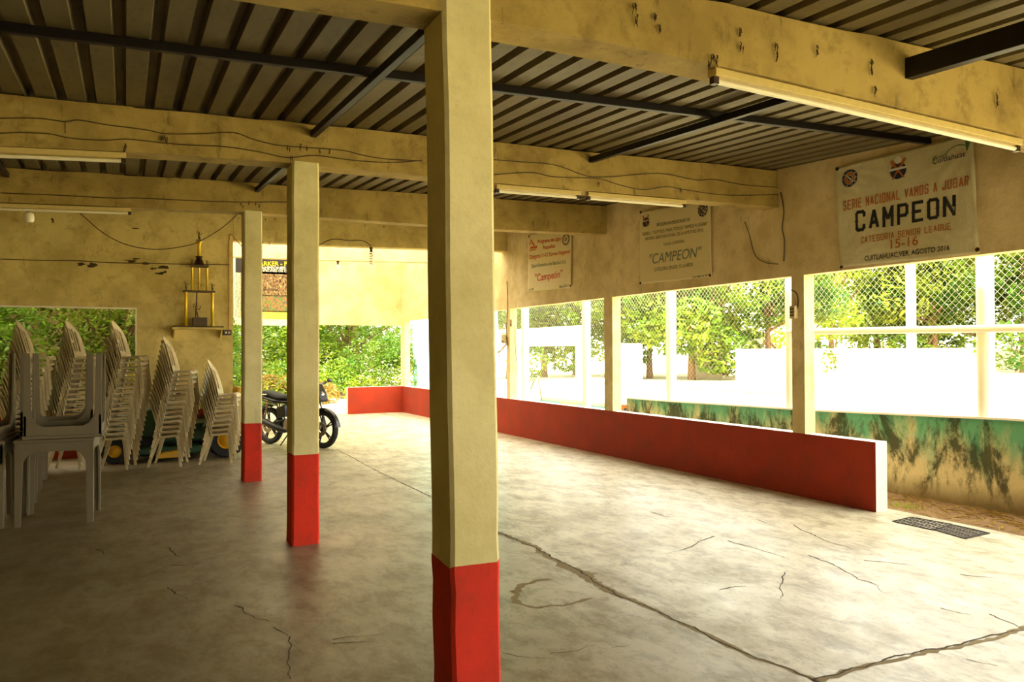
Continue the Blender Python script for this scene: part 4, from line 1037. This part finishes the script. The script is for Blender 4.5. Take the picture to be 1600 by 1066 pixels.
# ------------------------------------------------------------ drain grates
def grate(pix, lab, n_=11):
    P = [onZ(*p) for p in pix]  # front-left, back-left, back-right, front-right in photo
    t = empty('drain_grate', (P[0].x, P[0].y, 0), 0, lab, 'drain grate'); o_ = Vector((P[0].x, P[0].y, 0))
    A, B_, C_, D_ = [p-o_ for p in P]
    def S(a, b): return A.lerp(D_, a).lerp(B_.lerp(C_, a), b)
    b = MB(); w_ = .012
    def strip(p, q, h=.005):
        d_ = (q-p).normalized()*0; nrm = (q-p).normalized().cross(Vector((0,0,1)))*w_/2
        b.hexa([p-nrm+Vector((0,0,.001)), p+nrm+Vector((0,0,.001)), q+nrm+Vector((0,0,.001)), q-nrm+Vector((0,0,.001)), p-nrm+Vector((0,0,h)), p+nrm+Vector((0,0,h)), q+nrm+Vector((0,0,h)), q-nrm+Vector((0,0,h))])
    for e_ in (((0,0),(1,0)), ((1,0),(1,1)), ((1,1),(0,1)), ((0,1),(0,0))): strip(S(*e_[0]), S(*e_[1]), .007)
    b.build('rim', M['grate'], t)
    for k in range(1, n_):
        b = MB(); w_ = .012; strip(S(k/n_, 0), S(k/n_, 1)); b.build('grate_bar', M['grate'], t)
    b = MB(); w_ = .009
    for v in (.33, .66): strip(S(0, v), S(1, v), .004)
    b.build('cross_bar', M['grate'], t)
grate([(1395,815.5), (1424,809), (1487,820), (1458,829)], 'left one of two rusty drain grates beyond the low wall end')
grate([(1459,828.5), (1490,821), (1546,834), (1508,842.5)], 'right one of two rusty drain grates, nearer the picture edge')

# ------------------------------------------------------------ outside: green wall, fence, posts
XG = 7.18
gw = MB(); top = [(2.0, .86), (4.23, .838), (6.5, .771), (9.55, .723), (10.4, .72)]
ys_ = [2+(8.4)*k/24 for k in range(25)]
vs = []
for y in ys_:
    z = interp(top, y)+random.uniform(-.006, .006); vs += [(XG, y, -.1), (XG+.18, y, -.1), (XG+.18, y, z), (XG, y, z)]
n = len(ys_)
gw.add(vs, [(k*4+a, k*4+(a+1)%4, (k+1)*4+(a+1)%4, (k+1)*4+a) for k in range(n-1) for a in range(4)]+[(0,1,2,3), tuple((n-1)*4+a for a in range(4))])
tag(gw.build('mouldy_wall', M['mould']), 'low green outdoor wall with black mould and bare plaster streaks', 'wall')
gt = MB(); vs = []
for y in ys_:
    z = interp(top, y); vs += [(XG-.02, y, z), (XG+.20, y, z), (XG+.20, y, z+.02), (XG-.02, y, z+.02)]
gt.add(vs, [(k*4+a, k*4+(a+1)%4, (k+1)*4+(a+1)%4, (k+1)*4+a) for k in range(n-1) for a in range(4)]+[(0,1,2,3), tuple((n-1)*4+a for a in range(4))])
tag(gt.build('wall_coping', M['white_paint']), 'thin white coping along the top of the mouldy green wall', 'coping')
def round_post(x, y, z0, z1, r, lab, mat=None, name='fence_post', cat='fence post', grp='white fence posts'):
    b = MB(); b.lathe([(r, 0), (r, z1-z0), (r*.6, z1-z0+.03)], (0, 0, 0), 'Z', 18)
    o = b.build(name, mat or M['white_paint'], smooth=True); o.location = (x, y, z0); return tag(o, lab, cat, grp)
for y, lab in ((4.63, 'thick white fence post standing on the green wall at the right edge of the view'), (7.02, 'white fence post just left of the wall post with the switch box'),
               (9.37, 'white fence post in the middle of the wide opening below the second banner'), (11.75, 'white fence post beside the white frame left of the third opening'), (14.1, 'farthest white fence post beyond the far opening')):
    round_post(XG+.09, y, interp(top, y)+.02 if y < 10.4 else -.03, 4.2, .075, lab)
b = MB(); b.tube([(XG+.02, 2.0, 1.64), (XG+.02, 7.0, 1.70)], .036, 12)
tag(b.build('fence_rail', M['white_paint'], smooth=True), 'thick white horizontal fence rail across the right opening', 'fence rail')
b = MB(); b.tube([(XG+.13, 7.0, .93), (XG+.13, 14.1, .93)], .008, 6); b.tube([(XG+.13, 2.0, 3.9), (XG+.13, 18, 3.9)], .02, 6)
tag(b.build('tension_wire', M['galv']), 'thin tension wires of the chain link fence', 'fence wire')
def chainlink(x, y0, y1, z0, z1, cell, r, lab):
    b = MB(); n = int((y1-y0+z1-z0)/cell)+1; H = z1-z0
    for sg in (0, 1):
        for k in range(n):
            a = y0-H+k*cell; p = [a, z0]; q = [a+H, z1]
            if p[0] < y0: p = [y0, z0+(y0-a)]
            if q[0] > y1: q = [y1, z1-(a+H-y1)]
            if q[0] <= p[0]: continue
            if sg: p[1], q[1] = z0+z1-p[1], z0+z1-q[1]
            P_ = Vector((x+sg*r, p[0], p[1])); Q_ = Vector((x+sg*r, q[0], q[1]))
            b.tube([P_, Q_], r, 3, caps=False)
    return tag(b.build('chain_link_fence', M['galv'], fix=False), lab, 'fence')
chainlink(XG+.14, 2.0, 18.0, .89, 3.9, .075, .0011, 'chain link mesh fence behind the white posts')

# far curved white wall across the field
cw_ = [(1150,600), (1240,596), (1310,591), (1430,588), (1530,580), (1620,578), (1750,576)]
P = []
for i in range(len(cw_)-1):
    for k in range(6):
        t = k/6; a = cw_[i]; c = cw_[i+1]; p = onZ(a[0]+(c[0]-a[0])*t, a[1]+(c[1]-a[1])*t); P.append(p)
b = MB(); vs = []
for i, p in enumerate(P):
    dd = Vector((p.x, p.y, 0)).normalized()*.3; h_ = CAM_H+.10*(p.length/40)
    vs += [(p.x, p.y, -.1), (p.x+dd.x, p.y+dd.y, -.1), (p.x+dd.x, p.y+dd.y, h_), (p.x, p.y, h_)]
n = len(P)
b.add(vs, [(k*4+a, k*4+(a+1)%4, (k+1)*4+(a+1)%4, (k+1)*4+a) for k in range(n-1) for a in range(4)]+[(0,1,2,3), tuple((n-1)*4+a for a in range(4))])
tag(b.build('field_wall', M['white_paint'], smooth=False), 'curved white boundary wall across the sunny field', 'wall')
def at(px, dist, z=0):
    d_ = ray(px, 545); d_ = Vector((d_.x, d_.y, 0)).normalized(); return Vector((d_.x*dist, d_.y*dist, z))
# small white building parts in the distance
def block(px0, px1, dist, z0, z1, mat, name, lab, cat, dep=3):
    a = at(px0, dist); c = at(px1, dist); dd = ((a+c)/2).normalized()*dep
    b = MB(); b.hexa([(a.x, a.y, z0), (c.x, c.y, z0), (c.x+dd.x, c.y+dd.y, z0), (a.x+dd.x, a.y+dd.y, z0), (a.x, a.y, z1), (c.x, c.y, z1), (c.x+dd.x, c.y+dd.y, z1), (a.x+dd.x, a.y+dd.y, z1)])
    return tag(b.build(name, mat), lab, cat)
block(1150, 1192, 46, -.1, 2.15, M['white_paint'], 'small_building', 'white block hut beyond the field left of the switch box post', 'building')
block(962, 1004, 42, -.1, 1.9, M['white_paint'], 'small_building', 'low white building beyond the field under the palest trees', 'building')
block(1075, 1128, 44, -.1, 1.5, M['pole'], 'boundary_wall', 'beige far boundary wall segment between the tree trunks', 'wall')
a = at(1424, 30); round_post(a.x, a.y, -.05, 9, .16, 'tall pale utility pole beyond the field, behind the big banner edge', M['pole'], 'utility_pole', 'pole', None)
# white frame kiosk beyond the fence
a = onX(806, 612, 8.6); c = onX(907, 612, 8.6)
kf = empty('gateway', (8.6, (a.y+c.y)/2, 0), 0, 'white frame with teal post edges beyond the fence, in the opening under the red banner', 'frame')
hy = abs(a.y-c.y)/2; zt_ = onX(855, 512, 8.6).z; zb_ = onX(855, 541, 8.6).z
MB().box((-.06, -hy-.12, zb_), (.10, hy+.12, zt_)).build('crossbeam', M['white_paint'], kf, bevel=.01)
for sy in (-1, 1):
    MB().box((-.06, sy*hy-.10, -.05), (.10, sy*hy+.10, zb_)).build('post', M['white_paint'], kf, bevel=.01)
    MB().box((-.03, (sy*hy)+.10, .3), (.05, (sy*hy)+.16, zb_)).build('teal_edge', M['teal'], kf)
a = onX(882, 625, 7.6)
rp = MB(); rp.box((7.45, 10.9, .50), (8.5, 13.8, .58)); tag(rp.build('concrete_slab', M['white_paint'], bevel=.01), 'white raised slab beyond the low wall under the red banner', 'slab')
rp = MB(); rp.prism([(10.95, .40), (12.2, .56), (12.2, .50), (10.95, .34)], 6.98, 7.19, 'X'); tag(rp.build('broken_edge', M['orange']), 'rough orange brown broken slab edge beyond the low wall', 'slab')
rp = MB(); rp.box((7.2, 10.6, -.05), (7.5, 14.2, .50)); tag(rp.build('teal_wall', M['teal']), 'low teal wall below the white raised slab', 'wall')
p = onX(987, 640, 7.3)
cr = empty('orange_cabinet', (7.5, 10.55, 0), 0, 'orange cabinet glimpsed over the low wall left of the green wall', 'cabinet')
MB().box((-.2, -.25, -.05), (.2, .18, .60)).build('body', M['orange'], cr, bevel=.01)
MB().box((-.21, -.05, .42), (-.195, .08, .55)).build('vent', M['socket'], cr)
hd = MB(); q = [onX(x_, y_, 7.4) for x_, y_ in ((829,608), (836,592), (841,592), (845,612), (846,630))]
hd.tube([tuple(v) for v in q], .02, 8); hd.tube([tuple(onX(x_, y_, 7.4)) for x_, y_ in ((818,625), (820,600), (836,592))], .02, 8)
tag(hd.build('bent_handrail', M['silver'], smooth=True), 'bent metal handrail beyond the low wall near the small boxes', 'handrail')

# teal building glimpsed at the far corner
b = MB(); b.box((8.3, 19.6, -.05), (9.25, 24, 3.6)); tag(b.build('teal_building', plain('pale_teal_render', (150, 214, 204), .8)), 'pale teal building beyond the far corner', 'building')

# ------------------------------------------------------------ trees, bushes
def leafcloud(clumps, n, size, seed, flat=.6):
    r_ = random.Random(seed); vs = []; fs = []
    tot = sum(c[3]**2 for c in clumps)
    for cx, cy, cz, cr_ in clumps:
        k = int(n*cr_**2/tot)
        for _ in range(k):
            while True:
                a, b_, c_ = r_.uniform(-1, 1), r_.uniform(-1, 1), r_.uniform(-1, 1); l = math.sqrt(a*a+b_*b_+c_*c_)
                if .05 < l < 1: break
            rad = l**.45/l
            p = Vector((cx+a*rad*cr_, cy+b_*rad*cr_, cz+c_*rad*cr_*.8))
            d_ = Vector((r_.gauss(0, 1), r_.gauss(0, 1), r_.gauss(0, flat))).normalized(); e_ = d_.cross(Vector((r_.gauss(0, .5), r_.gauss(0, .5), 1))).normalized()
            s = size*r_.uniform(.6, 1.4); o_ = len(vs)
            vs += [tuple(p-d_*s), tuple(p+e_*s*.42), tuple(p+d_*s), tuple(p-e_*s*.42)]; fs.append((o_, o_+1, o_+2, o_+3))
    b = MB(); b.add(vs, fs); return b
def make_tree(seed, h, cr_, nleaf, size, mat, low=.25, k=16, trunk=.16, lean=0):
    r_ = random.Random(seed); t = empty('tree')
    b = MB(); b.tube([(0, 0, -.1), (.1*lean, .05, h*.2), (.3*lean, -.05, h*.4), (.5*lean, 0, h*.75)], [trunk*1.4, trunk, trunk*.85, trunk*.3], 9)
    cl = []
    for i in range(k):
        a = r_.uniform(0, 2*PI); q = r_.random(); rr = cr_*math.sqrt(r_.random())*.85
        z = h*(low+(1-low)*q); taper = 1-.5*abs(q-.4)
        c_ = (math.cos(a)*rr*taper, math.sin(a)*rr*taper, z, cr_*r_.uniform(.28, .5)); cl.append(c_)
        if i < 9: b.tube([(.3*lean, 0, h*r_.uniform(.22, .45)), (c_[0]*.5, c_[1]*.5, c_[2]*.8), (c_[0], c_[1], c_[2])], [trunk*.5, trunk*.3, trunk*.08], 6)
    b.build('trunk', M['bark'], t, smooth=True, fix=False)
    leafcloud(cl, nleaf, size, seed).build('foliage', mat, t, fix=False)
    return t
TR = [make_tree(1, 8.5, 4.2, 9000, .20, M['leaf'], .16), make_tree(2, 9.5, 4.6, 9000, .20, M['leaf_yel'], .2), make_tree(3, 8.0, 3.8, 9000, .18, M['leaf_dark'], .12),
      make_tree(4, 4.6, 2.6, 20000, .062, M['leaf'], .12, 24, .10), make_tree(5, 5.2, 2.8, 20000, .066, M['leaf_dark'], .08, 24, .10), make_tree(6, 5.0, 2.7, 18000, .064, M['leaf_yel'], .12, 24, .10)]
used = set()
def tree(i, p, s, rz, lab, grp):
    c = TR[i] if i not in used else copy_tree(TR[i]); used.add(i)
    c.location = (p.x, p.y, -.03); c.scale = (s, s, s); c.rotation_euler = (0, 0, rz); tag(c, lab, 'tree', grp)
FAR = [(0, 1015, 44, .9, 'far pale tree with a visible trunk left of the middle fence post'), (1, 960, 52, 1.0, 'far tree behind the second wall post, palest of the row'),
       (0, 1080, 42, 1.0, 'broad green tree right of the middle fence post'), (1, 1130, 50, 1.1, 'yellow green tree behind the beige boundary wall'),
       (2, 1200, 44, .95, 'darker tree above the white block hut'), (1, 1300, 62, 1.2, 'pale yellow tree left of the utility pole'),
       (0, 1370, 66, 1.2, 'tree at the foot of the utility pole'), (2, 1460, 64, 1.25, 'dense green tree right of the utility pole'), (0, 1530, 66, 1.3, 'green tree behind the thick right fence post'),
       (2, 1600, 62, 1.25, 'dense tree at the right edge beyond the field'), (2, 1690, 64, 1.3, 'tree beyond the right edge of the view'),
       (1, 900, 50, 1.1, 'pale tree behind the white frame'), (0, 850, 46, 1.0, 'green tree seen inside the white frame'), (2, 795, 44, .9, 'dark tree behind the post with small boxes'), (1, 1420, 76, 1.4, 'tall pale tree behind the utility pole')]
for j, (i, px, ds, s, lab) in enumerate(FAR): tree(i, at(px, ds), s, j*1.3, lab, 'trees beyond the field')
NEAR = [(4, -4.2, 19.6, 1.1, 'dark tree at the far left of the leafy opening'), (3, -2.6, 18.0, 1.0, 'leafy tree behind the leftmost chair stack'), (4, -1.1, 19.8, 1.0, 'dark leafy tree behind the tall chair stacks'),
        (3, -.1, 17.8, .9, 'bright leafy tree at the right side of the left opening'), (5, -3.6, 22.5, 1.3, 'yellowish tree farther back in the left opening'), (4, .8, 22.0, 1.2, 'dark tree behind the trophy wall'),
        (5, 2.6, 27, 1.1, 'yellow green tree between the two far columns'), (3, 4.4, 31, 1.5, 'tree with leaning trunk right of the middle column'), (3, 7.2, 28, 1.2, 'bushy tree near the far right corner'), (4, 8.8, 33, 1.4, 'dark tree behind the far corner'),
        (5, .2, 32, 1.6, 'tall pale tree far behind the motorcycle'), (3, 3.6, 38, 1.8, 'distant green tree behind the yard'), (5, 6.5, 40, 1.8, 'distant yellow green tree behind the yard')]
for j, (i, x, y, s, lab) in enumerate(NEAR): tree(i, Vector((x, y, 0)), s, j*1.1, lab, 'trees behind the building')
def bush(x, y, r, h, mat, lab, seed, n=5000, size=.06):
    r_ = random.Random(seed); cl = [(r_.uniform(-1, 1)*r, r_.uniform(-.6, .6)*r, r_.uniform(.15, .8)*h, r*.45) for _ in range(9)]
    b = leafcloud(cl, n, size, seed); b.v = [(v[0], v[1], max(v[2], .0)) for v in b.v]
    o = b.build('bush', mat, fix=False); o.location = (x, y, -.03); tag(o, lab, 'bush', 'bushes behind the building')
bush(2.9, 24, 1.5, 1.0, M['leaf_yel'], 'low yellow green bush seen between the far columns', 31)
bush(5.4, 25, 1.4, 1.1, M['leaf'], 'low bush above the short red parapet', 32)
bush(7.6, 24.5, 1.5, 2.0, M['leaf_dark'], 'tall dark bush right above the short red parapet', 33)
bush(4.3, 23.5, 1.1, .7, M['leaf_dry'], 'dry brownish bush beside the motorcycle front', 34)
bush(-2.6, 16.6, 1.4, 1.3, M['leaf_dark'], 'dark bush outside the left opening behind the chairs', 35)
bush(-.6, 16.8, 1.4, 1.3, M['leaf_dry'], 'brown dry bush behind the tall chair stacks', 36)
bush(.9, 26, 1.5, .9, M['leaf'], 'low green bush behind the trophy wall', 37)
p = onY(81, 600, 15.2)
bk_ = empty('white_bucket', (p.x, 15.2, 0), 0, 'white container outside, glimpsed left of the second chair stack', 'container')
MB().lathe([(.10, 0), (.13, 1.2), (.14, 1.2), (.14, 1.22)], n=16).build('body', M['white_paint'], bk_, smooth=True)
